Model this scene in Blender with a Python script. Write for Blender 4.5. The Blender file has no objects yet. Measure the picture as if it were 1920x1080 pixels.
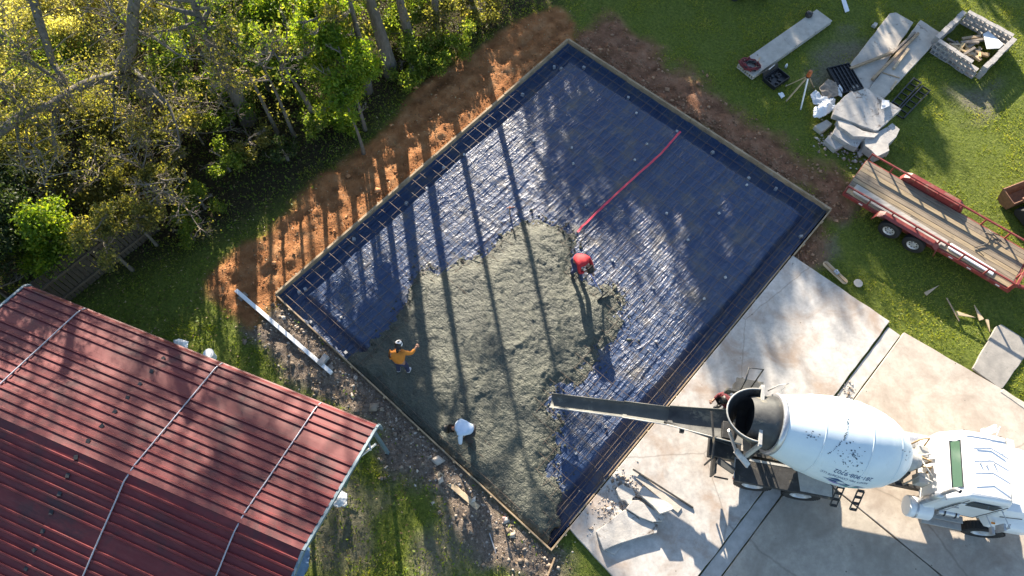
import bpy, bmesh, math, random
import numpy as np
from mathutils import Vector, Matrix

# ------------------------------------------------------------------ camera, sky, sun, exposure
scene = bpy.context.scene
C = scene.collection
CAM_H = 21.9
FOC = 1346.0
PITCH = math.atan(2760 / 1346.0)
cam_data = bpy.data.cameras.new('camera')
cam_data.sensor_width = 36.0
cam_data.lens = FOC / 1920 * 36.0
cam_data.clip_end = 3000
cam = bpy.data.objects.new('camera', cam_data)
C.objects.link(cam)
cam.location = (0, 0, CAM_H)
cam.rotation_euler = (math.pi / 2 - PITCH, 0, 0)
scene.camera = cam

SUN_EL = math.radians(18.5)
SUN_AZ = math.radians(-10.5)          # measured from +Y towards +X
world = bpy.data.worlds.new('World')
scene.world = world
world.use_nodes = True
wn = world.node_tree
bg = wn.nodes['Background']
sky = wn.nodes.new('ShaderNodeTexSky')
sky.sky_type = 'NISHITA'
sky.sun_disc = False
sky.sun_elevation = SUN_EL
sky.sun_rotation = SUN_AZ
sky.altitude = 30
sky.air_density = 1.0
sky.dust_density = 0.6
sky.ozone_density = 1.2
wn.links.new(sky.outputs['Color'], bg.inputs['Color'])
bg.inputs['Strength'].default_value = 0.078

sun_data = bpy.data.lights.new('sun', 'SUN')
sun_data.energy = 5.0
sun_data.angle = math.radians(0.55)
sun_data.color = (1.0, 0.87, 0.70)
sun = bpy.data.objects.new('sun', sun_data)
C.objects.link(sun)
SUN_DIR = Vector((math.sin(SUN_AZ) * math.cos(SUN_EL), math.cos(SUN_AZ) * math.cos(SUN_EL), math.sin(SUN_EL)))
sun.rotation_euler = (-SUN_DIR).to_track_quat('-Z', 'Y').to_euler()

scene.view_settings.view_transform = 'Standard'
scene.view_settings.look = 'None'
scene.view_settings.exposure = 1.95
scene.view_settings.gamma = 1.0
scene.view_settings.use_curve_mapping = False
scene.render.engine = 'CYCLES'
scene.cycles.max_bounces = 5
scene.cycles.transparent_max_bounces = 4

rng = np.random.RandomState(7)
random.seed(7)

# ------------------------------------------------------------------ survey helpers
def P(px, py, z=0.0):
    """world point at height z seen at survey coordinates (px, py)"""
    u = (px - 960) / FOC
    v = -(py - 540) / FOC
    d = (u, math.cos(PITCH) + v * math.sin(PITCH), -math.sin(PITCH) + v * math.cos(PITCH))
    t = (z - CAM_H) / d[2]
    return Vector((d[0] * t, d[1] * t, z))

def PP(pts, z=0.0):
    return [P(x, y, z) for x, y in pts]

# ------------------------------------------------------------------ noise
_tab = np.random.RandomState(3).rand(256, 256).astype(np.float64)
def vnoise(x, y, s=0):
    x = np.asarray(x, float) + s * 17.31; y = np.asarray(y, float) + s * 5.77
    xi = np.floor(x).astype(int); yi = np.floor(y).astype(int)
    fx = x - xi; fy = y - yi
    fx = fx * fx * (3 - 2 * fx); fy = fy * fy * (3 - 2 * fy)
    a = _tab[xi % 256, yi % 256]; b = _tab[(xi + 1) % 256, yi % 256]
    c = _tab[xi % 256, (yi + 1) % 256]; d = _tab[(xi + 1) % 256, (yi + 1) % 256]
    return (a * (1 - fx) + b * fx) * (1 - fy) + (c * (1 - fx) + d * fx) * fy
def fbm(x, y, o=4, s=0):
    v = 0; a = 0.5; t = 0
    for i in range(o):
        v = v + a * vnoise(np.asarray(x) * 2 ** i, np.asarray(y) * 2 ** i, s + i); t += a; a *= 0.5
    return v / t
def sdist(X, Y, poly):
    """signed distance to a polygon, positive inside"""
    X = np.asarray(X, float); Y = np.asarray(Y, float)
    d = np.full(X.shape, 1e9); ins = np.zeros(X.shape, bool)
    n = len(poly)
    for i in range(n):
        ax, ay = poly[i][0], poly[i][1]; bx, by = poly[(i + 1) % n][0], poly[(i + 1) % n][1]
        ex, ey = bx - ax, by - ay
        t = np.clip(((X - ax) * ex + (Y - ay) * ey) / (ex * ex + ey * ey + 1e-12), 0, 1)
        d = np.minimum(d, np.hypot(X - ax - t * ex, Y - ay - t * ey))
        cond = ((ay > Y) != (by > Y))
        xi = ax + (Y - ay) * ex / (ey if abs(ey) > 1e-12 else 1e-12)
        ins ^= cond & (X < xi)
    return np.where(ins, d, -d)
def sstep(x, a, b):
    t = np.clip((x - a) / (b - a), 0, 1)
    return t * t * (3 - 2 * t)

# ------------------------------------------------------------------ materials
def new_mat(name):
    m = bpy.data.materials.new(name); m.use_nodes = True
    nt = m.node_tree; b = nt.nodes['Principled BSDF']
    return m, nt, b
def N(nt, kind, **kw):
    n = nt.nodes.new('ShaderNode' + kind)
    for k, v in kw.items(): setattr(n, k, v)
    return n
def ramp(nt, fac, stops):
    r = N(nt, 'ValToRGB')
    el = r.color_ramp.elements
    el[0].position, el[0].color = stops[0][0], (*stops[0][1], 1)
    el[1].position, el[1].color = stops[-1][0], (*stops[-1][1], 1)
    for p, c in stops[1:-1]:
        e = el.new(p); e.color = (*c, 1)
    nt.links.new(fac, r.inputs['Fac'])
    return r.outputs['Color']
def noise_tex(nt, scale, detail=4, rough=0.55, coord='Object', stretch=None, dist=0.0):
    tc = N(nt, 'TexCoord'); n = N(nt, 'TexNoise')
    n.inputs['Scale'].default_value = scale; n.inputs['Detail'].default_value = detail
    n.inputs['Roughness'].default_value = rough; n.inputs['Distortion'].default_value = dist
    if stretch:
        mp = N(nt, 'Mapping'); mp.inputs['Scale'].default_value = stretch
        nt.links.new(tc.outputs[coord], mp.inputs['Vector']); nt.links.new(mp.outputs[0], n.inputs['Vector'])
    else:
        nt.links.new(tc.outputs[coord], n.inputs['Vector'])
    return n.outputs['Fac']
def bump(nt, b, h, strength, dist=0.02):
    bp = N(nt, 'Bump'); bp.inputs['Strength'].default_value = strength; bp.inputs['Distance'].default_value = dist
    nt.links.new(h, bp.inputs['Height']); nt.links.new(bp.outputs[0], b.inputs['Normal'])
def mixc(nt, fac, a, c, mode='MIX'):
    m = N(nt, 'Mix', data_type='RGBA', blend_type=mode)
    for sock, v in ((0, fac), (6, a), (7, c)):
        if isinstance(v, (int, float)): m.inputs[sock].default_value = v
        elif isinstance(v, tuple): m.inputs[sock].default_value = (*v, 1)
        else: nt.links.new(v, m.inputs[sock])
    return m.outputs[2]
def mathn(nt, op, a, b=None, clamp=False):
    m = N(nt, 'Math', operation=op, use_clamp=clamp)
    for i, v in enumerate((a, b)):
        if v is None: continue
        if isinstance(v, (int, float)): m.inputs[i].default_value = v
        else: nt.links.new(v, m.inputs[i])
    return m.outputs[0]

MATS = {}
def M(name, c1, c2=None, scale=6, rough=0.7, bmp=0.15, metallic=0.0, stretch=None, stain=None, stain_scale=1.2, stain_at=0.58, spec=0.5, coord='Object'):
    """painted / weathered surface: two tones of noise, optional stains, fine relief"""
    if name in MATS: return MATS[name]
    m, nt, b = new_mat(name)
    c2 = c2 or tuple(x * 0.65 for x in c1)
    n1 = noise_tex(nt, scale, 6, 0.6, coord, stretch)
    col = ramp(nt, n1, [(0.3, c2), (0.68, c1)])
    if stain:
        n2 = noise_tex(nt, stain_scale, 7, 0.68, coord, None, 0.6)
        f = ramp(nt, n2, [(stain_at, (0, 0, 0)), (stain_at + 0.1, (1, 1, 1))])
        col = mixc(nt, f, col, stain)
    nt.links.new(col, b.inputs['Base Color'])
    b.inputs['Roughness'].default_value = rough; b.inputs['Metallic'].default_value = metallic
    b.inputs['Specular IOR Level'].default_value = spec
    if bmp: bump(nt, b, noise_tex(nt, scale * 4, 5, 0.65, coord, stretch), bmp, 0.02)
    MATS[name] = m
    return m

def leaf_mat(name, stops, trans=0.45):
    m, nt, b = new_mat(name)
    at = N(nt, 'Attribute', attribute_name='tone')
    col = ramp(nt, at.outputs['Fac'], stops)
    nt.links.new(col, b.inputs['Base Color'])
    b.inputs['Roughness'].default_value = 0.55
    b.inputs['Specular IOR Level'].default_value = 0.35
    tr = N(nt, 'BsdfTranslucent'); nt.links.new(mixc(nt, 1.0, col, (1.7, 1.6, 0.6), 'MULTIPLY'), tr.inputs['Color'])
    mx = N(nt, 'MixShader'); mx.inputs[0].default_value = trans
    nt.links.new(b.outputs[0], mx.inputs[1]); nt.links.new(tr.outputs[0], mx.inputs[2])
    nt.links.new(mx.outputs[0], nt.nodes['Material Output'].inputs['Surface'])
    return m

# ------------------------------------------------------------------ mesh helpers
def tag(o, label=None, cat=None, group=None, kind=None):
    if label: o['label'] = label
    if cat: o['category'] = cat
    if group: o['group'] = group
    if kind: o['kind'] = kind
    return o
def empty(name, loc=(0, 0, 0), rz=0.0, label=None, cat=None, group=None):
    o = bpy.data.objects.new(name, None); C.objects.link(o)
    o.empty_display_size = 0.2
    o.location = loc; o.rotation_euler = (0, 0, rz)
    return tag(o, label, cat, group)
def link(name, me, mat, parent=None, loc=None, rz=None):
    o = bpy.data.objects.new(name, me); C.objects.link(o)
    if mat is not None and len(me.materials) == 0: me.materials.append(mat)
    if parent is not None: o.parent = parent
    if loc is not None: o.location = loc
    if rz is not None: o.rotation_euler = (0, 0, rz)
    return o
def np_mesh(name, V, F, smooth=False, tone=None):
    """F: (M,k) index array"""
    V = np.asarray(V, np.float32); F = np.asarray(F, np.int32)
    me = bpy.data.meshes.new(name)
    me.vertices.add(len(V)); me.vertices.foreach_set('co', V.ravel())
    k = F.shape[1]
    me.loops.add(F.size); me.loops.foreach_set('vertex_index', F.ravel())
    me.polygons.add(len(F)); me.polygons.foreach_set('loop_start', np.arange(0, F.size, k, dtype=np.int32))
    if smooth: me.polygons.foreach_set('use_smooth', np.ones(len(F), bool))
    me.update(calc_edges=True)
    if tone is not None:
        a = me.attributes.new('tone', 'FLOAT', 'POINT'); a.data.foreach_set('value', np.asarray(tone, np.float32))
    return me

class MB:
    def __init__(s): s.v = []; s.f = []
    def add(s, vs, fs):
        o = len(s.v); s.v += [Vector(v) for v in vs]; s.f += [tuple(i + o for i in f) for f in fs]; return s
    def box(s, c, size, rot=None, taper=1.0):
        hx, hy, hz = size[0] / 2, size[1] / 2, size[2] / 2
        vs = []
        for z in (-hz, hz):
            k = taper if z > 0 else 1.0
            for x, y in ((-hx, -hy), (hx, -hy), (hx, hy), (-hx, hy)):
                p = Vector((x * k, y * k, z))
                if rot is not None: p = rot @ p
                vs.append(p + Vector(c))
        return s.add(vs, [(3, 2, 1, 0), (4, 5, 6, 7), (0, 1, 5, 4), (1, 2, 6, 5), (2, 3, 7, 6), (3, 0, 4, 7)])
    def bar(s, a, b, w, h):
        """rectangular bar from a to b, width w (horizontal), height h"""
        a = Vector(a); b = Vector(b); d = b - a
        R = d.to_track_quat('X', 'Z').to_matrix()
        return s.box((a + b) / 2, (d.length, w, h), R)
    def tube(s, pts, r, n=6, cap=True, closed=False):
        pts = [Vector(p) for p in pts]; m = len(pts)
        rs = r if isinstance(r, (list, tuple)) else [r] * m
        up = Vector((0.13, 0.31, 0.94)); vs = []; fs = []
        for i, p in enumerate(pts):
            if closed: d = pts[(i + 1) % m] - pts[i - 1]
            else: d = pts[min(i + 1, m - 1)] - pts[max(i - 1, 0)]
            d.normalize()
            a = d.cross(up)
            if a.length < 0.1: a = d.cross(Vector((1, 0, 0)))
            a.normalize(); b = d.cross(a)
            for k in range(n):
                t = 2 * math.pi * k / n
                vs.append(p + (a * math.cos(t) + b * math.sin(t)) * rs[i])
        for i in range(m if closed else m - 1):
            j = (i + 1) % m
            for k in range(n):
                fs.append((i * n + k, i * n + (k + 1) % n, j * n + (k + 1) % n, j * n + k))
        if cap and not closed:
            fs.append(tuple(range(n - 1, -1, -1))); fs.append(tuple((m - 1) * n + k for k in range(n)))
        return s.add(vs, fs)
    def lathe(s, prof, origin, axis, n=24, cap0=False, cap1=False, a0=0.0, a1=2 * math.pi):
        """prof: (distance along axis, radius)"""
        axis = Vector(axis).normalized(); origin = Vector(origin)
        a = axis.cross(Vector((0, 0, 1)))
        if a.length < 0.05: a = Vector((1, 0, 0))
        a.normalize(); b = axis.cross(a)
        full = abs(a1 - a0 - 2 * math.pi) < 1e-6
        nn = n if full else n + 1
        vs = []; fs = []
        for t, r in prof:
            for k in range(nn):
                q = a0 + (a1 - a0) * k / n
                vs.append(origin + axis * t + (a * math.cos(q) + b * math.sin(q)) * r)
        for i in range(len(prof) - 1):
            for k in range(n):
                k2 = (k + 1) % nn
                fs.append((i * nn + k, i * nn + k2, (i + 1) * nn + k2, (i + 1) * nn + k))
        if cap0: fs.append(tuple(range(nn - 1, -1, -1)))
        if cap1: fs.append(tuple((len(prof) - 1) * nn + k for k in range(nn)))
        return s.add(vs, fs)
    def prism(s, poly, z0, z1, top=None):
        """poly: xy list; z0 bottom, z1 top (number or list)"""
        n = len(poly)
        zt = z1 if isinstance(z1, (list, tuple)) else [z1] * n
        zb = z0 if isinstance(z0, (list, tuple)) else [z0] * n
        vs = [(p[0], p[1], zb[i]) for i, p in enumerate(poly)] + [(p[0], p[1], zt[i]) for i, p in enumerate(top or poly)]
        ar = sum(poly[i][0] * poly[(i + 1) % n][1] - poly[(i + 1) % n][0] * poly[i][1] for i in range(n))
        fs = [tuple(range(n - 1, -1, -1)), tuple(range(n, 2 * n))] + [(i, (i + 1) % n, n + (i + 1) % n, n + i) for i in range(n)]
        if ar < 0: fs = [tuple(reversed(f)) for f in fs]
        return s.add(vs, fs)
    def quad(s, *p): return s.add(p, [tuple(range(len(p)))])
    def mesh(s, name, smooth=False):
        me = bpy.data.meshes.new(name); me.from_pydata([tuple(v) for v in s.v], [], s.f)
        if smooth: me.polygons.foreach_set('use_smooth', [True] * len(me.polygons))
        me.update(); return me
    def build(s, name, mat, parent=None, smooth=False, bevel=0.0, auto=None):
        o = link(name, s.mesh(name, smooth), mat, parent)
        if auto is not None:
            o.data.polygons.foreach_set('use_smooth', [True] * len(o.data.polygons))
            o.data.set_sharp_from_angle(angle=auto)
        if bevel:
            bv = o.modifiers.new('edge', 'BEVEL'); bv.width = bevel; bv.segments = 2; bv.limit_method = 'ANGLE'
        return o

def jag(poly, step=0.25, amp=0.03, seed=0):
    """broken outline between polygon corners"""
    r = random.Random(seed); out = []
    n = len(poly)
    for i in range(n):
        a = Vector((poly[i][0], poly[i][1])); b = Vector((poly[(i + 1) % n][0], poly[(i + 1) % n][1]))
        k = max(1, int((b - a).length / step)); nrm = Vector((-(b - a).y, (b - a).x)).normalized()
        for j in range(k):
            q = a.lerp(b, j / k)
            if j: q = q + nrm * r.uniform(-amp, amp)
            out.append((q.x, q.y))
    return out
# ------------------------------------------------------------------ shared materials
m_wood = M('weathered_wood', (0.42, 0.31, 0.19), (0.22, 0.15, 0.09), 3, 0.75, 0.3, stretch=(1, 9, 9))
m_wood_pale = M('pale_wood', (0.55, 0.43, 0.28), (0.36, 0.27, 0.17), 3, 0.75, 0.3, stretch=(1, 9, 9))
m_wood_grey = M('grey_wood', (0.30, 0.26, 0.21), (0.15, 0.12, 0.10), 3, 0.8, 0.3, stretch=(1, 9, 9))
m_conc_old = M('old_concrete', (0.50, 0.46, 0.40), (0.36, 0.33, 0.29), 3, 0.85, 0.3, stain=(0.12, 0.10, 0.085), stain_scale=3.5, stain_at=0.6)
m_conc_white = M('pale_concrete', (0.50, 0.475, 0.44), (0.32, 0.305, 0.285), 2.5, 0.85, 0.5, stain=(0.13, 0.10, 0.08), stain_scale=2.6, stain_at=0.57)
m_black = M('black_plastic', (0.018, 0.02, 0.026), (0.010, 0.011, 0.014), 12, 0.42, 0.05)
m_dark_steel = M('dark_steel', (0.055, 0.058, 0.062), (0.025, 0.026, 0.028), 7, 0.5, 0.15, 0.5, stain=(0.2, 0.18, 0.14), stain_scale=2.5, stain_at=0.6)
m_rust = M('rusty_steel', (0.26, 0.13, 0.07), (0.13, 0.06, 0.035), 9, 0.7, 0.2)
m_tyre = M('tyre_rubber', (0.022, 0.022, 0.024), (0.014, 0.014, 0.014), 14, 0.8, 0.2)
m_steel = M('bright_steel', (0.55, 0.56, 0.58), (0.38, 0.38, 0.40), 8, 0.4, 0.05, 0.7)
m_white = M('white_paint', (0.82, 0.83, 0.83), (0.74, 0.75, 0.76), 2.5, 0.32, 0.02, stain=(0.5, 0.47, 0.42), stain_scale=1.6, stain_at=0.66)
m_white_plastic = M('white_plastic', (0.75, 0.77, 0.80), (0.62, 0.65, 0.68), 5, 0.4, 0.05)
m_red_steel = M('red_paint', (0.25, 0.040, 0.034), (0.16, 0.030, 0.028), 5, 0.55, 0.1, stain=(0.24, 0.12, 0.085), stain_scale=3, stain_at=0.54)

# ------------------------------------------------------------------ pad frame (local x: left corner to bottom corner, local y: left corner to top corner)
PL, PT, PR, PB = P(520, 555), P(1065, 80), P(1553, 397), P(1033, 1030)
PAD_A = math.atan2(PB.y - PL.y, PB.x - PL.x)
PAD_W = (PB - PL).length
PAD_H = (PT - PL).length
_ca, _sa = math.cos(PAD_A), math.sin(PAD_A)
def to_pad(p):
    dx, dy = p[0] - PL.x, p[1] - PL.y
    return (dx * _ca + dy * _sa, -dx * _sa + dy * _ca)
def from_pad(x, y):
    return (PL.x + x * _ca - y * _sa, PL.y + x * _sa + y * _ca)
def pad_poly(pts, z=0.0): return [to_pad(P(x, y, z)) for x, y in pts]

# ------------------------------------------------------------------ ground
def axis_lines(lo, hi, edges, far):
    base = list(np.arange(lo, hi + 1e-6, 0.11))
    base = [b for b in base if all(abs(b - e) > 0.06 for e in edges)] + list(edges)
    k = 0.4; x = hi; ups = []
    while x < far: x += k; k *= 1.35; ups.append(x)
    k = 0.4; x = lo; downs = []
    while x > -far: x -= k; k *= 1.35; downs.append(x)
    return np.array(sorted(downs + base + ups))
gu = axis_lines(-19, 30, (0.0, PAD_W), 900)
gv = axis_lines(-15, 24, (0.0, PAD_H), 900)
GU, GV = np.meshgrid(gu, gv, indexing='ij')
WX = PL.x + GU * _ca - GV * _sa; WY = PL.y + GU * _sa + GV * _ca
orange_px = [(1075, 78), (1085, 40), (1050, 22), (1000, 25), (930, 68), (860, 108), (780, 170), (720, 235), (650, 300), (560, 370), (500, 430), (440, 465), (398, 505), (395, 550), (420, 585), (470, 610), (530, 565)]
brown_px = [(1050, 85), (1078, 48), (1160, 35), (1200, 65), (1260, 120), (1320, 150), (1370, 200), (1440, 245), (1500, 290), (1560, 310), (1610, 335), (1600, 400), (1545, 455), (1495, 490), (1480, 470), (1540, 400)]
gravel_px = [(530, 550), (440, 585), (470, 640), (510, 690), (590, 735), (680, 780), (720, 815), (725, 870), (760, 905), (830, 955), (870, 1010), (900, 1080), (1045, 1095), (1050, 1040), (1040, 1020)]
bare_px = [[(600, 930), (660, 900), (720, 960), (700, 1060), (600, 1080)], [(840, 970), (930, 1000), (940, 1080), (800, 1090), (790, 1020)], [(1540, 100), (1600, 60), (1640, 90), (1560, 190), (1520, 150)], [(1780, 170), (1880, 150), (1850, 220), (1790, 210)], [(1500, 480), (1560, 440), (1600, 380), (1570, 470)]]
wood_px = [(-900, -700), (1020, -700), (1040, 0), (940, 62), (860, 100), (775, 165), (700, 240), (650, 290), (555, 365), (430, 430), (330, 470), (150, 545), (40, 540), (-900, 900)]
def masks(X, Y):
    nz = (fbm(X * 0.9, Y * 0.9, 4, 11) - 0.5)
    d_or = sdist(X, Y, PP(orange_px)) + nz * 0.9
    d_br = sdist(X, Y, PP(brown_px)) + nz * 1.6
    d_gr = sdist(X, Y, PP(gravel_px)) + nz * 1.2
    o = sstep(d_or, -0.25, 0.25); b = sstep(d_br, -0.5, 0.6); g = sstep(d_gr, -0.35, 0.35)
    br = np.zeros_like(X)
    for q in bare_px: br = np.maximum(br, sstep(sdist(X, Y, PP(q)) + nz * 1.6, -0.5, 0.4) * 0.75)
    return o, b * (1 - o), g * (1 - o), br
near = (np.abs(WX) < 40) & (WY > -25) & (WY < 60)
mo = np.zeros_like(WX); mb_ = np.zeros_like(WX); mg = np.zeros_like(WX); mr = np.zeros_like(WX); mw = np.zeros_like(WX)
mo[near], mb_[near], mg[near], mr[near] = masks(WX[near], WY[near])
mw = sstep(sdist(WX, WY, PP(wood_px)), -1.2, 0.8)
def ground_z(X, Y, o, b, g):
    z = (fbm(X * 0.35, Y * 0.35, 3, 2) - 0.5) * 0.10
    soil = np.maximum(np.maximum(o, b), g)
    z = z + soil * (fbm(X * 2.4, Y * 2.4, 4, 5) - 0.5) * 0.22 + soil * (vnoise(X * 5.5, Y * 5.5, 6) - .5) * .07
    z = z + b * 0.10 * fbm(X * 1.2, Y * 1.2, 3, 8) + g * 0.05 + o * 0.04
    return z
GZ = ground_z(WX, WY, mo, mb_, mg)
# keep the ground level low beside the form boards and under the driveway
pd = np.maximum.reduce([-GU, GU - PAD_W, -GV, GV - PAD_H])
GZ = GZ * sstep(pd, 0.0, 0.7) - 0.02
# twin wheel ruts along the orange track
for c in (0.9, 1.55, 2.5):
    prof = np.exp(-((GU + c + 0.25 * np.sin(GV * 0.35)) / 0.17) ** 2)
    GZ -= mo * prof * 0.07
    GZ += mo * prof * 0.025 * np.sin(GV * 2 * math.pi / 0.33)
drive_px_all = [(1490, 485), (1693, 625), (1920, 757), (2400, 1040), (2400, 1700), (1400, 1500), (1068, 992)]
dsd = sdist(WX, WY, PP(drive_px_all))
GZ = np.where(dsd > -0.25, np.minimum(GZ, -0.03), GZ)
nu, nv = GU.shape
idx = np.arange(nu * nv).reshape(nu, nv)
F = np.stack([idx[:-1, :-1], idx[1:, :-1], idx[1:, 1:], idx[:-1, 1:]], -1).reshape(-1, 4)
cu = (GU[:-1, :-1] + GU[1:, 1:]).ravel() / 2; cv = (GV[:-1, :-1] + GV[1:, 1:]).ravel() / 2
hole = (cu > 0) & (cu < PAD_W) & (cv > 0) & (cv < PAD_H)
gme = np_mesh('ground', np.stack([GU, GV, GZ], -1).reshape(-1, 3), F[~hole], True)
ca = gme.color_attributes.new('soil', 'FLOAT_COLOR', 'POINT')
ca.data.foreach_set('color', np.stack([mo, mb_, mg, np.maximum(mr, 0)], -1).astype(np.float32).ravel())
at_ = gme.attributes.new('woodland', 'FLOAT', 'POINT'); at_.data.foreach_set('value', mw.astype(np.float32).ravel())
m, nt, b = new_mat('ground_soil')
att = N(nt, 'Attribute', attribute_name='soil'); sep = N(nt, 'SeparateColor'); nt.links.new(att.outputs['Color'], sep.inputs[0])
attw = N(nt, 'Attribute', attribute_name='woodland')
nA = noise_tex(nt, 1.6, 8, 0.65); nB = noise_tex(nt, 9, 6, 0.7); nC = noise_tex(nt, 0.5, 4, 0.6)
grass = ramp(nt, nB, [(0.3, (0.07, 0.095, 0.020)), (0.55, (0.15, 0.19, 0.034)), (0.75, (0.26, 0.25, 0.07))])
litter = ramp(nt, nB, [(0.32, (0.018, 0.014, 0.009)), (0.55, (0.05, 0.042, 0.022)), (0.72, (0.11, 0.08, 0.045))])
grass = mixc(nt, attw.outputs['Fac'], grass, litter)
orange = ramp(nt, nA, [(0.28, (0.20, 0.085, 0.034)), (0.5, (0.37, 0.165, 0.068)), (0.72, (0.50, 0.27, 0.13))])
brown = ramp(nt, nA, [(0.3, (0.12, 0.06, 0.034)), (0.52, (0.29, 0.145, 0.085)), (0.72, (0.42, 0.24, 0.15))])
gravel = ramp(nt, nB, [(0.3, (0.10, 0.08, 0.065)), (0.52, (0.22, 0.175, 0.14)), (0.7, (0.34, 0.29, 0.24))])
bare = ramp(nt, nB, [(0.3, (0.12, 0.105, 0.085)), (0.7, (0.27, 0.24, 0.20))])
col = mixc(nt, att.outputs['Alpha'], grass, bare)
col = mixc(nt, sep.outputs[2], col, gravel); col = mixc(nt, sep.outputs[1], col, brown); col = mixc(nt, sep.outputs[0], col, orange)
nt.links.new(col, b.inputs['Base Color']); b.inputs['Roughness'].default_value = 0.95; b.inputs['Specular IOR Level'].default_value = 0.15
bump(nt, b, mathn(nt, 'ADD', nB, mathn(nt, 'MULTIPLY', noise_tex(nt, 34, 4, 0.7), 0.5)), 1.0, 0.11)
tag(link('ground', gme, m, None, PL, PAD_A), kind='structure')

def ground_h(x, y):
    """cheap ground height lookup at world points"""
    u = (np.asarray(x) - PL.x) * _ca + (np.asarray(y) - PL.y) * _sa
    v = -(np.asarray(x) - PL.x) * _sa + (np.asarray(y) - PL.y) * _ca
    i = np.clip(np.searchsorted(gu, u), 0, nu - 1); j = np.clip(np.searchsorted(gv, v), 0, nv - 1)
    return GZ[i, j]

# ------------------------------------------------------------------ driveway slabs
def drive_mat(name, c_lo, c_hi, stain):
    m, nt, b = new_mat(name)
    n1 = noise_tex(nt, 0.55, 6, 0.62); n2 = noise_tex(nt, 5, 6, 0.7)
    col = ramp(nt, n1, [(0.32, c_lo), (0.62, c_hi)])
    col = mixc(nt, ramp(nt, n2, [(0.3, (0.75, 0.75, 0.75)), (0.65, (1.05, 1.05, 1.05))]), (0, 0, 0), col, 'MIX') if False else mixc(nt, 0.55, col, ramp(nt, n2, [(0.3, tuple(x * 0.7 for x in c_lo)), (0.65, c_hi)]))
    f = ramp(nt, noise_tex(nt, 0.8, 7, 0.6, dist=0.8), [(0.46, (0, 0, 0)), (0.68, (0.65, 0.65, 0.65))])
    col = mixc(nt, f, col, stain)
    f2 = ramp(nt, noise_tex(nt, 7.0, 3, 0.5), [(0.73, (0, 0, 0)), (0.76, (1, 1, 1))])
    col = mixc(nt, f2, col, (0.10, 0.085, 0.07))
    vor = N(nt, 'TexVoronoi', feature='DISTANCE_TO_EDGE'); vor.inputs['Scale'].default_value = 0.16
    tc = N(nt, 'TexCoord'); mxv = N(nt, 'Mix', data_type='VECTOR'); mxv.inputs[0].default_value = 0.12
    nv_ = N(nt, 'TexNoise'); nv_.inputs['Scale'].default_value = 2.0; nv_.inputs['Detail'].default_value = 6
    nt.links.new(tc.outputs['Object'], nv_.inputs['Vector']); nt.links.new(tc.outputs['Object'], mxv.inputs[4]); nt.links.new(nv_.outputs['Color'], mxv.inputs[5])
    nt.links.new(mxv.outputs[1], vor.inputs['Vector'])
    crack = ramp(nt, vor.outputs['Distance'], [(0.0, (0.45, 0.45, 0.45)), (0.0018, (0, 0, 0))])
    col = mixc(nt, crack, col, (0.14, 0.12, 0.10))
    nt.links.new(col, b.inputs['Base Color']); b.inputs['Roughness'].default_value = 0.82; b.inputs['Specular IOR Level'].default_value = 0.3
    bump(nt, b, n2, 0.12, 0.01)
    return m
dm_a = drive_mat('driveway_white', (0.34, 0.325, 0.31), (0.56, 0.535, 0.50), (0.29, 0.195, 0.13))
dm_b = drive_mat('driveway_beige', (0.39, 0.345, 0.295), (0.51, 0.455, 0.39), (0.26, 0.21, 0.17))
dm_c = drive_mat('driveway_grey', (0.36, 0.32, 0.27), (0.48, 0.43, 0.36), (0.25, 0.22, 0.18))
def slab_struct(name, poly, z0, z1, mat, bev=0.012):
    o = MB().prism(poly, z0, z1).build(name, mat, None, bevel=bev)
    return tag(o, kind='structure')
jd = Vector((-0.68, -0.733)).normalized(); jn = Vector((jd.y, -jd.x))   # jn points west-north... towards the pad
if jn.dot(Vector((PL.x, PL.y)) - Vector((12.87, 9.02))) < 0: jn = -jn
J0 = Vector((12.87, 9.02)); J1 = J0 + jd * 12.5
eA0 = P(1490, 485); eA1 = P(1068, 992)
def v2(p): return Vector((p[0], p[1]))
S0 = J0 + jn * 0.50 ; S1 = J1 + jn * 0.50
edgeA = (v2(P(1693, 625)) - v2(eA0)).normalized()
pA0 = Vector(from_pad(PAD_W + .012, to_pad(eA0)[1])); pA1 = Vector(from_pad(PAD_W + .012, to_pad(eA1)[1]))
ea = Vector((4.2, -4.6)).normalized(); den = jd.x * ea.y - jd.y * ea.x; w_ = pA1 - S0
SX_ = S0 + jd * ((w_.x * ea.y - w_.y * ea.x) / den)
polyA = jag([pA0, S0 + Vector((-0.02, 0.05)), SX_, pA1], 0.35, 0.016, 3)
kA = min(range(len(polyA)), key=lambda i: (Vector(polyA[i]) - pA1).length)
polyA = polyA[:kA + 1]
slab_struct('driveway_slab', polyA, -0.5, 0.10, dm_a)
# recessed strip between the slabs, cut where weeds come through
strip_mat = M('strip_concrete', (0.50, 0.48, 0.45), (0.36, 0.34, 0.31), 4, 0.85, 0.2)
for a, bq in ((0.15, 3.75), (4.15, 12.5)):
    q = [J0 + jd * a + jn * 0.03, J0 + jd * a + jn * 0.47, J0 + jd * bq + jn * 0.47, J0 + jd * bq + jn * 0.03]
    slab_struct('driveway_strip', jag(q, 0.4, 0.008, int(a * 7)), -0.5, 0.045, strip_mat)
X0 = J0 + jd * 5.9
bdir = Vector((0.728, -0.686)); edgeB = (v2(P(1920, 757)) - J0).normalized()
gap = 0.022
polyB = [J0, X0 - jd * gap, X0 - jd * gap + bdir * 22, J0 + edgeB * 22]
slab_struct('driveway_slab', jag(polyB, 0.5, 0.010, 5), -0.5, 0.095, dm_b)
polyC = [X0 + jd * gap, J1, J1 + bdir * 22, X0 + jd * gap + bdir * 22]
slab_struct('driveway_slab', jag(polyC, 0.5, 0.008, 6), -0.5, 0.09, dm_c)

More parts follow.
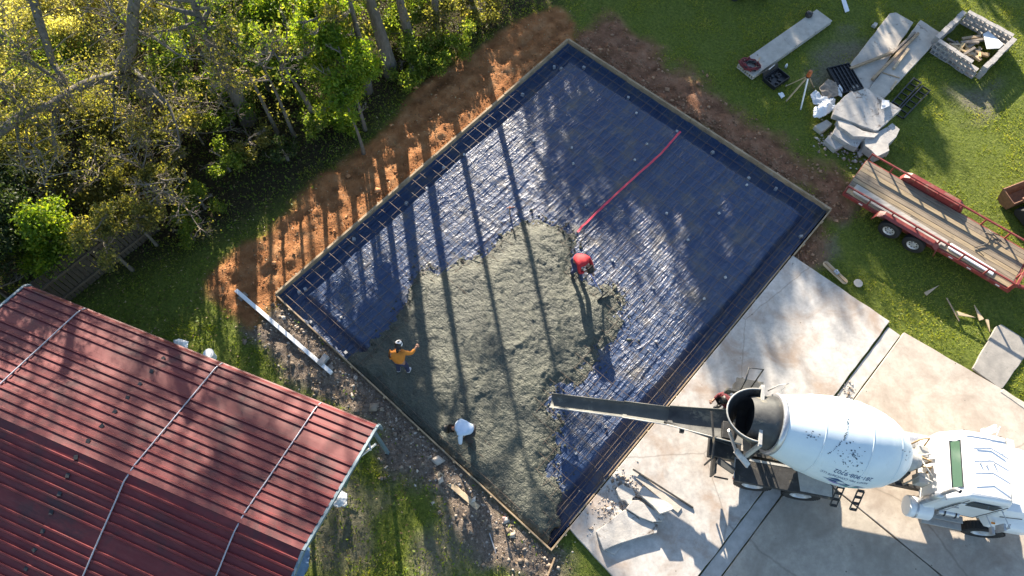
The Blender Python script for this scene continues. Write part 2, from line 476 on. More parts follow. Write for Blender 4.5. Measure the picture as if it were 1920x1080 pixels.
# ------------------------------------------------------------------ formwork boards round the pad
fw = empty('formwork', (PL.x, PL.y, 0), PAD_A, 'rectangular timber formwork boards set round the concrete pad', 'formwork')
m_form = M('form_timber', (0.40, 0.30, 0.19), (0.20, 0.145, 0.09), 2.5, 0.8, 0.35, stretch=(1, 1, 1), stain=(0.42, 0.40, 0.36), stain_scale=2, stain_at=0.6)
def form_side(a, bq, outward, n, top, thick=0.05, bow=0.0):
    a = Vector(a); bq = Vector(bq); d = (bq - a).normalized(); L = (bq - a).length
    o = Vector(outward)
    for i in range(n):
        s0, s1 = L * i / n + 0.006, L * (i + 1) / n - 0.006
        off = o * (thick / 2 + random.uniform(-0.008, 0.008))
        p0 = a + d * s0 + off; p1 = a + d * s1 + off
        t = top + random.uniform(-0.015, 0.015)
        MB().bar((p0.x, p0.y, t - 0.16), (p1.x, p1.y, t - 0.16 + random.uniform(-0.01, 0.01)), thick, 0.32).build('board', m_form, fw, bevel=0.005)
        # stakes outside, two a board
        for k in (0.25, 0.75):
            q = a + d * (s0 + (s1 - s0) * k) + o * (thick + 0.022)
            MB().box((q.x, q.y, t - 0.22), (0.045, 0.045, 0.42), Matrix.Rotation(random.uniform(-.1, .1), 3, 'Z')).build('stake', m_wood_pale, fw)
form_side((0, 0), (0, PAD_H), (-1, 0), 4, 0.17, 0.075)
form_side((-0.04, PAD_H), (PAD_W + 0.04, PAD_H), (0, 1), 4, 0.17, 0.075)
form_side((-0.04, 0), (PAD_W, 0), (0, -1), 4, 0.13, 0.045)
rA = to_pad(eA0)[1]; rB = to_pad(eA1)[1]
form_side((PAD_W, PAD_H + 0.03), (PAD_W, rA), (1, 0), 1, 0.15, 0.05)
form_side((PAD_W, rB), (PAD_W, -0.05), (1, 0), 1, 0.15, 0.05)
# old form plank left standing against the driveway slab
form_side((PAD_W - 0.06, rA - 0.05), (PAD_W - 0.06, rB + 0.1), (1, 0), 4, 0.09, 0.04)

# ------------------------------------------------------------------ plastic sheet (vapour barrier)
def pad_base(x, y):
    d = np.minimum.reduce([x, PAD_W - x, y, PAD_H - y])
    w = 0.52 + 0.10 * (vnoise(x * 0.7, y * 0.7, 4) - 0.5)
    z = -0.34 * (1 - sstep(d, w, w + 0.26))
    z = z + 0.30 * (1 - sstep(d, 0.0, 0.07))
    return z
sx = np.linspace(0.004, PAD_W - 0.05, 330); sy = np.linspace(0.004, PAD_H - 0.004, 310)
SX, SY = np.meshgrid(sx, sy, indexing='ij')
wr = 1 - np.abs(2 * fbm(SX * 4.2 + 0.9 * vnoise(SX * .8, SY * .8, 9), SY * 0.8, 3, 21) - 1)
wr2 = 1 - np.abs(2 * fbm(SX * 1.3, SY * 2.2, 3, 31) - 1)
wr3 = 1 - np.abs(2 * fbm(SX * 5.2, SY * 1.5, 2, 41) - 1)
slack = 0.45 + 0.9 * fbm(SX * 0.3, SY * 0.3, 2, 15)
SZ = pad_base(SX, SY) + (wr ** 4 * 0.028 + wr2 ** 6 * 0.022 + wr3 ** 3 * 0.013) * slack - 0.02
ns, ms = SX.shape; idx = np.arange(ns * ms).reshape(ns, ms)
F = np.stack([idx[:-1, :-1], idx[1:, :-1], idx[1:, 1:], idx[:-1, 1:]], -1).reshape(-1, 4)
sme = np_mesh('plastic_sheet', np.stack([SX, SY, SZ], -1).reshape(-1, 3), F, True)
m, nt, b = new_mat('black_polythene_sky_tint')
film = ramp(nt, noise_tex(nt, 1.1, 7, 0.62), [(0.34, (0.025, 0.050, 0.122)), (0.52, (0.038, 0.065, 0.132)), (0.72, (0.115, 0.11, 0.105))])  # black sheet: the blue of the reflected sky is put into its base colour
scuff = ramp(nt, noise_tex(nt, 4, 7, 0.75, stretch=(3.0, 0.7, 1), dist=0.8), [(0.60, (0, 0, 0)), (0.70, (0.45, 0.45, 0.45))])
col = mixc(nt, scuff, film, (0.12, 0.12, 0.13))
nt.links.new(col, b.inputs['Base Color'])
rr = ramp(nt, noise_tex(nt, 2.0, 5, 0.6), [(0.35, (0.34, 0.34, 0.34)), (0.7, (0.50, 0.50, 0.50))])
nt.links.new(rr, b.inputs['Roughness']); b.inputs['Specular IOR Level'].default_value = 0.4
def crease(scale, stretch, wdt, dist):
    n = noise_tex(nt, scale, 2, 0.4, stretch=stretch, dist=dist)
    d = mathn(nt, 'ABSOLUTE', mathn(nt, 'SUBTRACT', n, 0.5))
    return ramp(nt, d, [(0.0, (1, 1, 1)), (wdt, (0, 0, 0))])
k1 = crease(3.0, (2.2, 0.17, 1), 0.05, 0.35); k2 = crease(5.0, (1.2, 0.5, 1), 0.05, 0.9); k3 = crease(2.2, (0.7, 1.2, 1), 0.02, 0.8)
n2 = noise_tex(nt, 14, 3, 0.5, stretch=(1.6, 0.6, 1), dist=0.6)
hh = mathn(nt, 'ADD', mathn(nt, 'ADD', mathn(nt, 'MULTIPLY', k1, 1.5), mathn(nt, 'MULTIPLY', k2, 0.6)), mathn(nt, 'ADD', mathn(nt, 'MULTIPLY', k3, 0.5), mathn(nt, 'MULTIPLY', n2, 0.55)))
bump(nt, b, hh, 0.8, 0.012)
tag(link('plastic_sheet', sme, m, None, (PL.x, PL.y, 0), PAD_A), 'wrinkled black plastic sheet tinted sky blue lining the pad inside the formwork', 'plastic sheet')

m_bar = M('rebar_steel', (0.15, 0.11, 0.08), (0.085, 0.06, 0.045), 9, 0.6, 0.1)
# ------------------------------------------------------------------ reinforcing mat
mat_ = empty('rebar_mat', (PL.x, PL.y, 0), PAD_A, 'grid of rusty reinforcing bars tied over the blue plastic sheet', 'rebar mat')
def rebar(a, bq, z, r=0.0072, seed=0, wob=0.02):
    rr = random.Random(seed); a = Vector(a); bq = Vector(bq); n = 14
    nrm = Vector((-(bq - a).y, (bq - a).x)).normalized(); pts = []
    for i in range(n + 1):
        q = a.lerp(bq, i / n) + nrm * rr.uniform(-wob, wob)
        pts.append((q.x, q.y, z + rr.uniform(-0.02, 0.02)))
    MB().tube(pts, r, 5).build('bar', m_bar, mat_, smooth=True)
x = 0.22; k = 0
while x < PAD_W - 0.1:
    rebar((x, 0.06), (x, PAD_H - 0.06), 0.075, seed=k); x += 0.406; k += 1
y = 0.22
while y < PAD_H - 0.1:
    rebar((0.06, y), (PAD_W - 0.12, y), 0.094, seed=100 + k); y += 0.406; k += 1
for off in (0.14, 0.42):
    for z in (0.03,):
        rebar((PAD_W - off, 0.1), (PAD_W - off, PAD_H - 0.1), z, 0.009, 300 + int(off * 100) + int(z * 1000), 0.012)
# spacer blocks standing under the bars
m_spacer = M('spacer_concrete', (0.55, 0.55, 0.55), (0.42, 0.42, 0.42), 20, 0.9, 0.2)
sp_px = [(1040, 115), (1053, 119), (1096, 116), (980, 167), (917, 225), (1180, 173), (1272, 237), (1193, 212), (831, 305), (1340, 276), (1408, 325), (1400, 347), (1000, 264), (1072, 277), (1075, 307), (1190, 300), (1213, 270), (870, 290), (760, 372), (800, 350), (1250, 400), (1348, 400), (660, 440), (556, 540), (568, 535), (640, 595), (578, 597), (645, 655), (1070, 392), (1020, 425), (1098, 385), (1148, 488), (1225, 540), (1360, 520), (1290, 450), (1320, 560), (1080, 850), (1135, 800), (1460, 345), (1508, 435), (1230, 640), (1115, 610)]
sp_me = MB().box((0, 0, 0.035), (0.085, 0.075, 0.07), taper=0.82).mesh('spacer_block')
for i, (px, py) in enumerate(sp_px):
    q = P(px, py, 0.03); u, v = to_pad(q); zb = float(pad_base(np.array(u), np.array(v)))
    big = 1.5 if zb < -0.1 else 1.0
    o = link('spacer_block', sp_me, m_spacer, None, (q.x, q.y, zb if zb < -0.1 else 0.012), random.uniform(0, 3))
    o.scale = (big, big, big if zb < -0.1 else 0.9)
    if zb < -0.1: tag(o, 'small pale concrete spacer block down in the edge trench of the pad', 'spacer block', 'spacer blocks in the edge trench')
    else: tag(o, 'small pale concrete spacer block out on the middle of the blue sheet', 'spacer block', 'spacer blocks under the rebar on the sheet')

# ------------------------------------------------------------------ wet concrete
conc_px = [(640, 668), (690, 660), (705, 632), (722, 610), (742, 575), (765, 555), (770, 525), (779, 503), (800, 494), (818, 505), (860, 480), (905, 470), (945, 445), (975, 415), (1010, 408), (1045, 415), (1072, 440), (1080, 480), (1085, 505), (1110, 528), (1145, 532), (1168, 555), (1178, 582), (1168, 612), (1145, 640), (1122, 652), (1130, 680), (1105, 700), (1090, 725), (1050, 735), (1035, 760), (1060, 790), (1048, 820), (1055, 850), (1040, 880), (1060, 905), (1062, 930), (1048, 950), (1058, 975), (1040, 1012), (1033, 1035), (1015, 1035), (620, 672)]
cpoly = pad_poly(conc_px, 0.05)
cx0 = np.arange(0.015, PAD_W - 0.06, 0.042); cy0 = np.arange(0.015, PAD_H - 3, 0.042)
CX, CY = np.meshgrid(cx0, cy0, indexing='ij')
sd = sdist(CX, CY, cpoly) + (fbm(CX * 1.5, CY * 1.5, 5, 51) - 0.5) * 0.7
hgt = 0.125 * sstep(sd, -0.1, 0.8)  + 0.05 * fbm(CX * 0.5, CY * 0.5, 2, 57) * sstep(sd, 0.2, 1.2)
wa = CX * .75 + CY * .66; wb = -CX * .66 + CY * .75
hgt += (fbm(wa * 0.8, wb * 0.4, 3, 61) - 0.5) * 0.09 * sstep(sd, 0.05, 0.6)
hgt += (fbm(CX * 3.5, CY * 3.5, 2, 63) - 0.5) * 0.025 * sstep(sd, 0.05, 0.6)
hgt += (vnoise(CX * 8, CY * 8, 66) - 0.5) * 0.025 * sstep(sd, 0.0, 0.2) + (vnoise(CX * 15, CY * 15, 67) - 0.5) * 0.028 * sstep(sd, 0.0, 0.2)
rid = 1 - np.abs(2 * fbm(wa * .9, wb * .55, 3, 71) - 1)
hgt += rid ** 5 * 0.06 * sstep(sd, 0.2, 0.8)
dd = np.minimum(CX, CY)
CZ = np.maximum(hgt - 0.012, -0.33) * sstep(dd, 0, 0.02) - 0.05 * (1 - sstep(dd, 0.0, 0.25))
# slumps lower where it has only just run into the trench
nx, ny = CX.shape; idx = np.arange(nx * ny).reshape(nx, ny)
F = np.stack([idx[:-1, :-1], idx[1:, :-1], idx[1:, 1:], idx[:-1, 1:]], -1).reshape(-1, 4)
keep = (sd[:-1, :-1] > 0) & (sd[1:, 1:] > 0) & (sd[1:, :-1] > 0) & (sd[:-1, 1:] > 0)
Fk = F[keep.ravel()]
used = np.unique(Fk); remap = -np.ones(nx * ny, int); remap[used] = np.arange(len(used))
top = np.stack([CX, CY, CZ], -1).reshape(-1, 3)[used]; Fk = remap[Fk]
# side skirt so the mass has thickness at its edge
ed = np.concatenate([Fk[:, [0, 1]], Fk[:, [1, 2]], Fk[:, [2, 3]], Fk[:, [3, 0]]])
key = np.sort(ed, 1); _, inv, cnt = np.unique(key, axis=0, return_inverse=True, return_counts=True)
bed = ed[cnt[inv.ravel()] == 1]
low = top.copy(); lowz = pad_base(low[:, 0], low[:, 1]) - 0.06; low[:, 2] = np.minimum(low[:, 2] - 0.02, lowz)
Fs = np.stack([bed[:, 1], bed[:, 0], bed[:, 0] + len(top), bed[:, 1] + len(top)], -1)
cme = np_mesh('wet_concrete', np.concatenate([top, low]), np.concatenate([Fk, Fs]), True)
m, nt, b = new_mat('fresh_concrete')
n1 = noise_tex(nt, 1.0, 6, 0.6); n2 = noise_tex(nt, 22, 5, 0.7)
col = ramp(nt, n2, [(0.32, (0.026, 0.032, 0.027)), (0.5, (0.052, 0.060, 0.044)), (0.7, (0.120, 0.124, 0.090))])
col = mixc(nt, 0.4, col, ramp(nt, n1, [(0.35, (0.048, 0.056, 0.050)), (0.65, (0.120, 0.124, 0.092))]))
nt.links.new(col, b.inputs['Base Color']); b.inputs['Roughness'].default_value = 0.45; b.inputs['Specular IOR Level'].default_value = 0.4
vo = N(nt, 'TexVoronoi'); vo.inputs['Scale'].default_value = 16; tc = N(nt, 'TexCoord'); nt.links.new(tc.outputs['Object'], vo.inputs['Vector'])
ns_ = noise_tex(nt, 3.0, 4, 0.6, stretch=(0.6, 2.2, 1), dist=1.5)
bump(nt, b, mathn(nt, 'ADD', mathn(nt, 'ADD', n2, mathn(nt, 'MULTIPLY', ns_, 1.2)), mathn(nt, 'MULTIPLY', vo.outputs['Distance'], 0.4)), 0.8, 0.045)
tag(link('wet_concrete', cme, m, None, (PL.x, PL.y, 0), PAD_A), 'lumpy fresh grey concrete spread over the lower left of the pad', 'wet concrete')
# ------------------------------------------------------------------ red metal shed
def local_frame(o, a):
    ca_, sa_ = math.cos(a), math.sin(a)
    def f(px, py, z):
        q = P(px, py, z); dx, dy = q.x - o[0], q.y - o[1]
        return (dx * ca_ + dy * sa_, -dx * sa_ + dy * ca_)
    return f
NE = P(698, 802, 3.0); NW = P(50, 542, 3.0)
SH_A = math.atan2(NW.y - NE.y, NW.x - NE.x)
SH_L = (NW - NE).length + 0.1
shl = local_frame(NE, SH_A)
shed = empty('metal_shed', (NE.x, NE.y, 0), SH_A, 'open shed with weathered red ribbed metal roof and rounded eaves', 'shed')
m_roof, nt, b = new_mat('red_roof_paint')
n1 = noise_tex(nt, 0.8, 6, 0.6); n2 = noise_tex(nt, 5, 6, 0.7, stretch=(0.35, 1.6, 1.6)); n3 = noise_tex(nt, 1.1, 7, 0.7, dist=0.5)
col = ramp(nt, n1, [(0.3, (0.095, 0.013, 0.017)), (0.7, (0.155, 0.023, 0.026))])
col = mixc(nt, ramp(nt, n2, [(0.45, (0, 0, 0)), (0.75, (0.4, 0.4, 0.4))]), col, (0.21, 0.065, 0.06))
col = mixc(nt, ramp(nt, n3, [(0.50, (0, 0, 0)), (0.68, (0.8, 0.8, 0.8))]), col, (0.050, 0.024, 0.026))
nt.links.new(col, b.inputs['Base Color']); b.inputs['Roughness'].default_value = 0.55; b.inputs['Specular IOR Level'].default_value = 0.35
bump(nt, b, n2, 0.15, 0.01)
RY, RZ, EZ = 3.42, 4.05, 3.0
def roof_curve(y):
    """height of the flat of the roof at local y (0 = north eave)"""
    if y > RY: y = 2 * RY - y
    z = EZ + (RZ - EZ) * y / RY
    return z
rib = 0.2286
def roof_profile(y0, y1):
    """ribbed cross-section points between local y0 and y1"""
    pts = []; y = y0
    ys = [y0]
    k = math.ceil(y0 / rib - 1e-6)
    while k * rib < y1 - 0.05:
        c = k * rib
        if c > y0 + 0.04:
            ys += [c - 0.032, c - 0.014, c + 0.014, c + 0.032]
        k += 1
    ys.append(y1)
    for q in ys:
        kk = round(q / rib); dlt = abs(q - kk * rib)
        up = 0.04 if dlt < 0.02 and q not in (y0, y1) else 0.0
        pts.append((q, roof_curve(q) + up))
    return pts
seam = shl(165, 838, 3.9)[0]
strips = []
yb = [0.10, 0.95, 1.81, 2.66, RY, 4.18, 5.03, 5.89, 6.74]
def roof_panel(x0, x1, prof, lift):
    mb = MB(); vs = []; fs = []
    r = random.Random(int(x0 * 31 + prof[0][0] * 97)); n = max(2, int((x1 - x0) / 0.8))
    for i in range(n + 1):
        xx = x0 + (x1 - x0) * i / n
        w = r.uniform(-0.008, 0.008)
        for (y, z) in prof: vs.append((xx, y, z + lift + w))
    m_ = len(prof)
    for i in range(n):
        for j in range(m_ - 1):
            fs.append((i * m_ + j, (i + 1) * m_ + j, (i + 1) * m_ + j + 1, i * m_ + j + 1))
    mb.add(vs, [tuple(reversed(f)) for f in fs])
    o = mb.build('roof_panel', m_roof, shed)
    sm = o.modifiers.new('thickness', 'SOLIDIFY'); sm.thickness = 0.012; sm.offset = -1
    return o
for li, (xa, xb) in enumerate(((-0.06, seam + 0.06), (seam - 0.02, SH_L))):
    for i in range(len(yb) - 1):
        pr = roof_profile(yb[i] - 0.03, yb[i + 1] + 0.0)
        if i == 0:
            pr = [(-0.12, 2.66), (-0.12, 2.80), (-0.15, 2.815), (-0.15, 2.845), (-0.115, 2.86), (-0.085, 2.92), (-0.035, 2.985), (-0.022, 3.035), (0.006, 3.045), (0.024, 3.01)] + pr
        roof_panel(xa - random.uniform(0, .03), xb + random.uniform(-.02, .03), pr, 0.010 * (i % 2) + (0.014 if li == 0 else 0))
# seam fasteners and torn lap edge
for i in range(14):
    yy = 0.4 + i * 0.45
    if yy > 6.4: break
    MB().box((seam + 0.03, yy, roof_curve(yy) + 0.04), (0.10, 0.11, 0.02), Matrix.Rotation(random.uniform(-.5, .5), 3, 'Z')).build('lap_washer', m_dark_steel, shed)
m_strap = M('galvanised_strap', (0.42, 0.42, 0.47), (0.30, 0.30, 0.34), 4, 0.45, 0.05, 0.3)
for px, py in ((155, 577), (410, 685), (595, 763)):
    xs = shl(px, py, 3.02)[0]; pts = []
    for y, z in [(-0.16, 2.5), (-0.16, 2.8), (-0.12, 2.93), (-0.02, 3.02)] + [(yy, roof_curve(yy) + 0.062) for yy in np.linspace(0.1, 6.7, 16)]:
        pts.append((xs + random.uniform(-.004, .004) + 0.10 * y / 3.4 * 0, y, z))
    MB().tube(pts, 0.019, 8).build('strap', m_strap, shed, smooth=True)
m_trim = M('blue_grey_trim', (0.16, 0.23, 0.27), (0.10, 0.15, 0.18), 5, 0.5, 0.1)
for xe in (-0.10, SH_L + 0.03):
    mb = MB(); prev = None
    for y, z in [(-0.15, 2.55), (-0.15, 2.82), (-0.10, 2.93), (-0.02, 3.0), (RY, RZ + 0.01), (6.86, 3.0), (6.95, 2.6)]:
        if prev: mb.bar((xe, prev[0], prev[1] - 0.02), (xe, y, z - 0.02), 0.07, 0.11)
        prev = (y, z)
    mb.build('gable_trim', m_trim, shed)
for xp in (0.05, 2.9, 5.7, 8.5, SH_L - 0.1):
    for yp in (0.0, 6.84):
        MB().box((xp, yp, 1.42), (0.09, 0.09, 2.84)).build('post', m_trim, shed)
MB().bar((0.0, 0.2, 1.95), (0.0, 0.95, 3.1), 0.05, 0.05).build('brace', m_white, shed)
MB().bar((0.25, 0.05, 2.6), (-0.12, 0.5, 2.6), 0.05, 0.09).build('brace', m_white, shed)
for xp in np.arange(0.6, SH_L, 1.4):
    mb = MB(); mb.bar((xp, 0.02, 2.9), (xp, RY, RZ - 0.09), 0.06, 0.06); mb.bar((xp, RY, RZ - 0.09), (xp, 6.82, 2.9), 0.06, 0.06)
    mb.build('rafter', m_trim, shed)
# rear wall sheet (keeps the inside dark, as a three sided shed)
mb = MB().box((SH_L - 0.3, 3.42, 1.4), (0.03, 6.7, 2.7)); mb.build('back_wall', m_roof, shed)

# ------------------------------------------------------------------ wooden fence at the thicket
F0 = P(62, 618); F1 = P(300, 430)
fa = math.atan2(F1.y - F0.y, F1.x - F0.x); fl = (F1 - F0).length
fence = empty('wooden_fence', (F0.x, F0.y, 0), fa, 'old grey wooden picket fence in the shade between thicket and red shed', 'fence')
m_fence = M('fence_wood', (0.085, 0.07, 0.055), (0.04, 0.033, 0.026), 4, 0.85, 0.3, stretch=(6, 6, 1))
x = 0.07
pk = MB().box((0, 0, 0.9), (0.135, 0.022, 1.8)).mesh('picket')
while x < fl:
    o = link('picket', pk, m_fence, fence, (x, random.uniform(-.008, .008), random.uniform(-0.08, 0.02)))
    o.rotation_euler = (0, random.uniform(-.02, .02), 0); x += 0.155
for z in (0.35, 1.3):
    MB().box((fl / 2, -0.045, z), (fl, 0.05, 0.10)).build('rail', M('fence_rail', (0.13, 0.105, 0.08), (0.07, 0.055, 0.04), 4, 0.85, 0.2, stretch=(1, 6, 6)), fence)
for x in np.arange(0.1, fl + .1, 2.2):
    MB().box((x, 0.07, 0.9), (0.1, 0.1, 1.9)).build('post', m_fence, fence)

# ------------------------------------------------------------------ concrete mixer truck
r1 = P(1410, 913, 0.6); fr_ = P(1840, 1000, 0.6)
TR_A = math.atan2(fr_.y - r1.y, fr_.x - r1.x)
TL = local_frame(r1, TR_A)
truck = empty('mixer_truck', (r1.x, r1.y, 0.095), TR_A, 'white concrete mixer truck backed up to the pad with its chute out', 'mixer truck')
CY_ = 1.22
m_drum, nt, b = new_mat('drum_paint')
n1 = noise_tex(nt, 1.4, 5, 0.6); n2 = noise_tex(nt, 6, 6, 0.7, stretch=(1, 0.4, 0.4))
col = ramp(nt, n1, [(0.3, (0.58, 0.67, 0.72)), (0.7, (0.68, 0.76, 0.79))])  # bluish cast of the sky on the shaded side mixed into white paint
col = mixc(nt, ramp(nt, n2, [(0.62, (0, 0, 0)), (0.72, (0.5, 0.5, 0.5))]), col, (0.52, 0.55, 0.55))
nt.links.new(col, b.inputs['Base Color']); b.inputs['Roughness'].default_value = 0.4
bump(nt, b, n1, 0.05, 0.02)
m_hopper = M('hopper_steel', (0.085, 0.088, 0.085), (0.035, 0.037, 0.04), 3, 0.65, 0.3, 0.2, stain=(0.22, 0.20, 0.15), stain_scale=2.2, stain_at=0.56)
m_chute = M('chute_steel', (0.105, 0.11, 0.10), (0.06, 0.063, 0.06), 3, 0.6, 0.2, 0.1, stain=(0.20, 0.20, 0.165), stain_scale=2.5, stain_at=0.6)
m_splash = M('splashed_steel', (0.46, 0.45, 0.42), (0.30, 0.30, 0.29), 5, 0.8, 0.2)
m_frame = M('truck_frame', (0.04, 0.04, 0.042), (0.02, 0.02, 0.02), 6, 0.6, 0.2, stain=(0.2, 0.17, 0.12), stain_scale=3)
m_hose = M('tan_hose', (0.34, 0.24, 0.12), (0.15, 0.10, 0.06), 9, 0.7, 0.1)
# drum
DA = Vector((-0.28, CY_, 2.82)); DF = Vector((3.62, CY_, 2.10)); dax = (DF - DA).normalized(); DL = (DF - DA).length
dprof = [(0.0, 0.70), (0.06, 0.80), (0.5, 0.92), (1.0, 1.05), (1.5, 1.14), (1.95, 1.18), (2.3, 1.18), (2.65, 1.13), (2.98, 1.05), (3.3, 0.92), (3.6, 0.74), (3.78, 0.56), (3.88, 0.36), (DL, 0.18)]
def dprof_r(t):
    for (a, ra), (c, rc) in zip(dprof, dprof[1:]):
        if a <= t <= c: return ra + (rc - ra) * (t - a) / (c - a)
    return 0.5
sm_prof = []
for i in range(len(dprof) - 1):
    for k in range(3):
        t0, r0 = dprof[i]; t1, r1_ = dprof[i + 1]; sm_prof.append((t0 + (t1 - t0) * k / 3, r0 + (r1_ - r0) * k / 3))
sm_prof.append(dprof[-1])
drum = MB().lathe(sm_prof, DA, dax, 56, cap1=True).build('drum', m_drum, truck, smooth=True)
MB().lathe([(0, 0), (0, 1)], (0, 0, 0), (1, 0, 0), 3) if False else None
for t in (1.02, 2.25, 3.2):
    rr_ = dprof_r(t)
    MB().lathe([(t - 0.02, rr_ - 0.01), (t - 0.02, rr_ + 0.006), (t + 0.02, rr_ + 0.006), (t + 0.02, rr_ - 0.01)], DA, dax, 56).build('weld_seam', m_drum, drum, smooth=True)
def on_drum(t, th, off=0.0):
    """th: angle from the crown towards the south side"""
    a = dax.cross(Vector((0, 0, 1))).normalized()        # points to local -y (south)
    up = a.cross(dax).normalized()
    rr_ = dprof_r(t) + off
    return DA + dax * t + (up * math.cos(th) + a * math.sin(th)) * rr_
# dark rear throat and steel ring
MB().lathe([(-0.72, 0.55), (-0.6, 0.60), (-0.2, 0.70), (0.0, 0.745), (0.01, 0.70)], DA, dax, 40).build('drum_throat', m_hopper, truck, smooth=True)
MB().lathe([(0.0, 0.70), (-0.03, 0.80), (0.02, 0.84), (0.10, 0.84), (0.14, 0.80), (0.12, 0.72)], DA, dax, 48).build('drum_ring', m_steel, truck, smooth=True)
# worn flaking paint marks on the drum
mb = MB(); rr = random.Random(5)
def fleck(t, th, s):
    k = rr.randint(4, 6); vs = []
    for i in range(k):
        q = 2 * math.pi * i / k + rr.uniform(-.3, .3)
        d = s * rr.uniform(.4, 1.0)
        vs.append(on_drum(t + d * math.cos(q) * 1.3, th + d * math.sin(q) / 1.15, 0.008))
    mb.add(vs, [tuple(range(k - 1, -1, -1))])
for i in range(26): fleck(1.55 - 0.4 * (i / 26.0) ** 2 + rr.uniform(-.02, .02), math.radians(-12 + i * 2.1), rr.uniform(.012, .03))
for i in range(60): fleck(1.75 + rr.gauss(0, .17), math.radians(rr.gauss(36, 9)), rr.uniform(.010, .030))
for i in range(16): fleck(0.68 + rr.gauss(0, .1), math.radians(rr.gauss(22, 4)), rr.uniform(.012, .03))
for i in range(14): fleck(3.4 + rr.gauss(0, .1), math.radians(rr.gauss(15, 6)), rr.uniform(.01, .03))
o = mb.build('worn_paint', M('worn_dark_paint', (0.05, 0.09, 0.13), (0.03, 0.05, 0.07), 8, 0.6, 0), drum); o['kind'] = 'stuff'
# lettering and emblem, upside down as the drum stands
m_let = M('blue_lettering', (0.03, 0.09, 0.22), (0.02, 0.06, 0.17), 8, 0.4, 0)
def drum_text(body, t0, th0, size, mat, name):
    cu_ = bpy.data.curves.new('txt', 'FONT'); cu_.body = body; cu_.size = size
    tmp = bpy.data.objects.new('txt', cu_); C.objects.link(tmp)
    dg = bpy.context.evaluated_depsgraph_get(); me = bpy.data.meshes.new_from_object(tmp.evaluated_get(dg))
    bpy.data.objects.remove(tmp, do_unlink=True)
    for v in me.vertices:
        t = t0 - v.co.x; th = th0 + v.co.y / 1.12
        v.co = on_drum(t, th, 0.007)
    me.name = name; me.materials.clear()
    return link(name, me, mat, drum)
drum_text('281-908-9702', 2.60, math.radians(58), 0.19, m_let, 'phone_number')
drum_text('READY MIX CONCRETE LLC', 2.58, math.radians(69), 0.105, m_let, 'company_lettering')
def swoosh(pts, mat):
    mb = MB(); mb.add([on_drum(t, math.radians(th), 0.007) for t, th in pts], [tuple(range(len(pts)))]); return mb.build('emblem', mat, drum)
m_tq = M('teal_paint', (0.03, 0.25, 0.26), (0.02, 0.2, 0.2), 8, 0.4, 0); m_pp = M('violet_paint', (0.30, 0.26, 0.55), (0.25, 0.2, 0.45), 8, 0.4, 0)
swoosh([(1.55, 79), (1.78, 75), (2.02, 79), (1.78, 80)], m_let)
swoosh([(1.45, 82), (1.75, 81), (2.1, 81.5), (2.3, 84), (2.0, 86), (1.7, 85)], m_let)
swoosh([(1.6, 86), (1.9, 86.5), (2.1, 88), (1.85, 90)], m_pp)
swoosh([(2.0, 89), (2.2, 86), (2.5, 87), (2.6, 90), (2.3, 93)], m_tq)
swoosh([(2.28, 83), (2.45, 82), (2.7, 85.5), (2.5, 85.5)], m_let)
# hopper: open D-shaped funnel
mb = MB(); n = 22; rings = []
def dshape(cx, cy, rx, ry, z): return [(cx - rx * math.sin(math.pi * k / n), cy + ry * math.cos(math.pi * k / n), z) for k in range(n + 1)]
R0 = dshape(-0.70, CY_, 0.84, 0.70, 3.32); R1 = dshape(-0.72, CY_, 0.62, 0.52, 2.75); R2 = dshape(-0.78, CY_, 0.32, 0.26, 2.15)
Ro = dshape(-0.70, CY_, 0.88, 0.74, 3.30); R1o = dshape(-0.72, CY_, 0.66, 0.56, 2.73); R2o = dshape(-0.78, CY_, 0.36, 0.30, 2.13)
seq = [R2, R1, R0, Ro, R1o, R2o]; vs = sum(seq, []); fs = []; w = n + 1
for i in range(5):
    for k in range(w):
        k2 = (k + 1) % w
        if k2 == 0 and False: continue
        fs.append((i * w + k, i * w + k2, (i + 1) * w + k2, (i + 1) * w + k))
mb.add(vs, fs); mb.build('hopper', m_hopper, truck, auto=math.radians(40))
MB().tube(dshape(-0.70, CY_, 0.86, 0.72, 3.325), 0.022, 6).build('hopper_rim', m_splash, truck, smooth=True)
MB().box((-0.66, CY_, 3.33), (0.09, 1.62, 0.09)).box((-0.66, 0.42, 2.55), (0.1, 0.1, 1.6)).box((-0.66, 2.02, 2.55), (0.1, 0.1, 1.6)).build('hopper_beam', m_splash, truck, bevel=0.01)
MB().bar((-1.42, 0.72, 3.1), (-0.95, 0.42, 2.2), 0.07, 0.05).bar((-1.0, 0.45, 2.3), (-0.55, 0.2, 1.95), 0.16, 0.06).build('hopper_strut', m_steel, truck)
MB().bar((-1.42, 1.72, 3.1), (-0.95, 2.02, 2.2), 0.07, 0.05).build('hopper_strut', m_steel, truck)
# rear pedestal
MB().bar((-0.45, 0.55, 1.2), (-0.35, 0.75, 2.5), 0.14, 0.14).bar((-0.45, 1.9, 1.2), (-0.35, 1.7, 2.5), 0.14, 0.14).box((-0.4, CY_, 2.1), (0.16, 1.3, 0.14)).build('rear_pedestal', m_frame, truck)
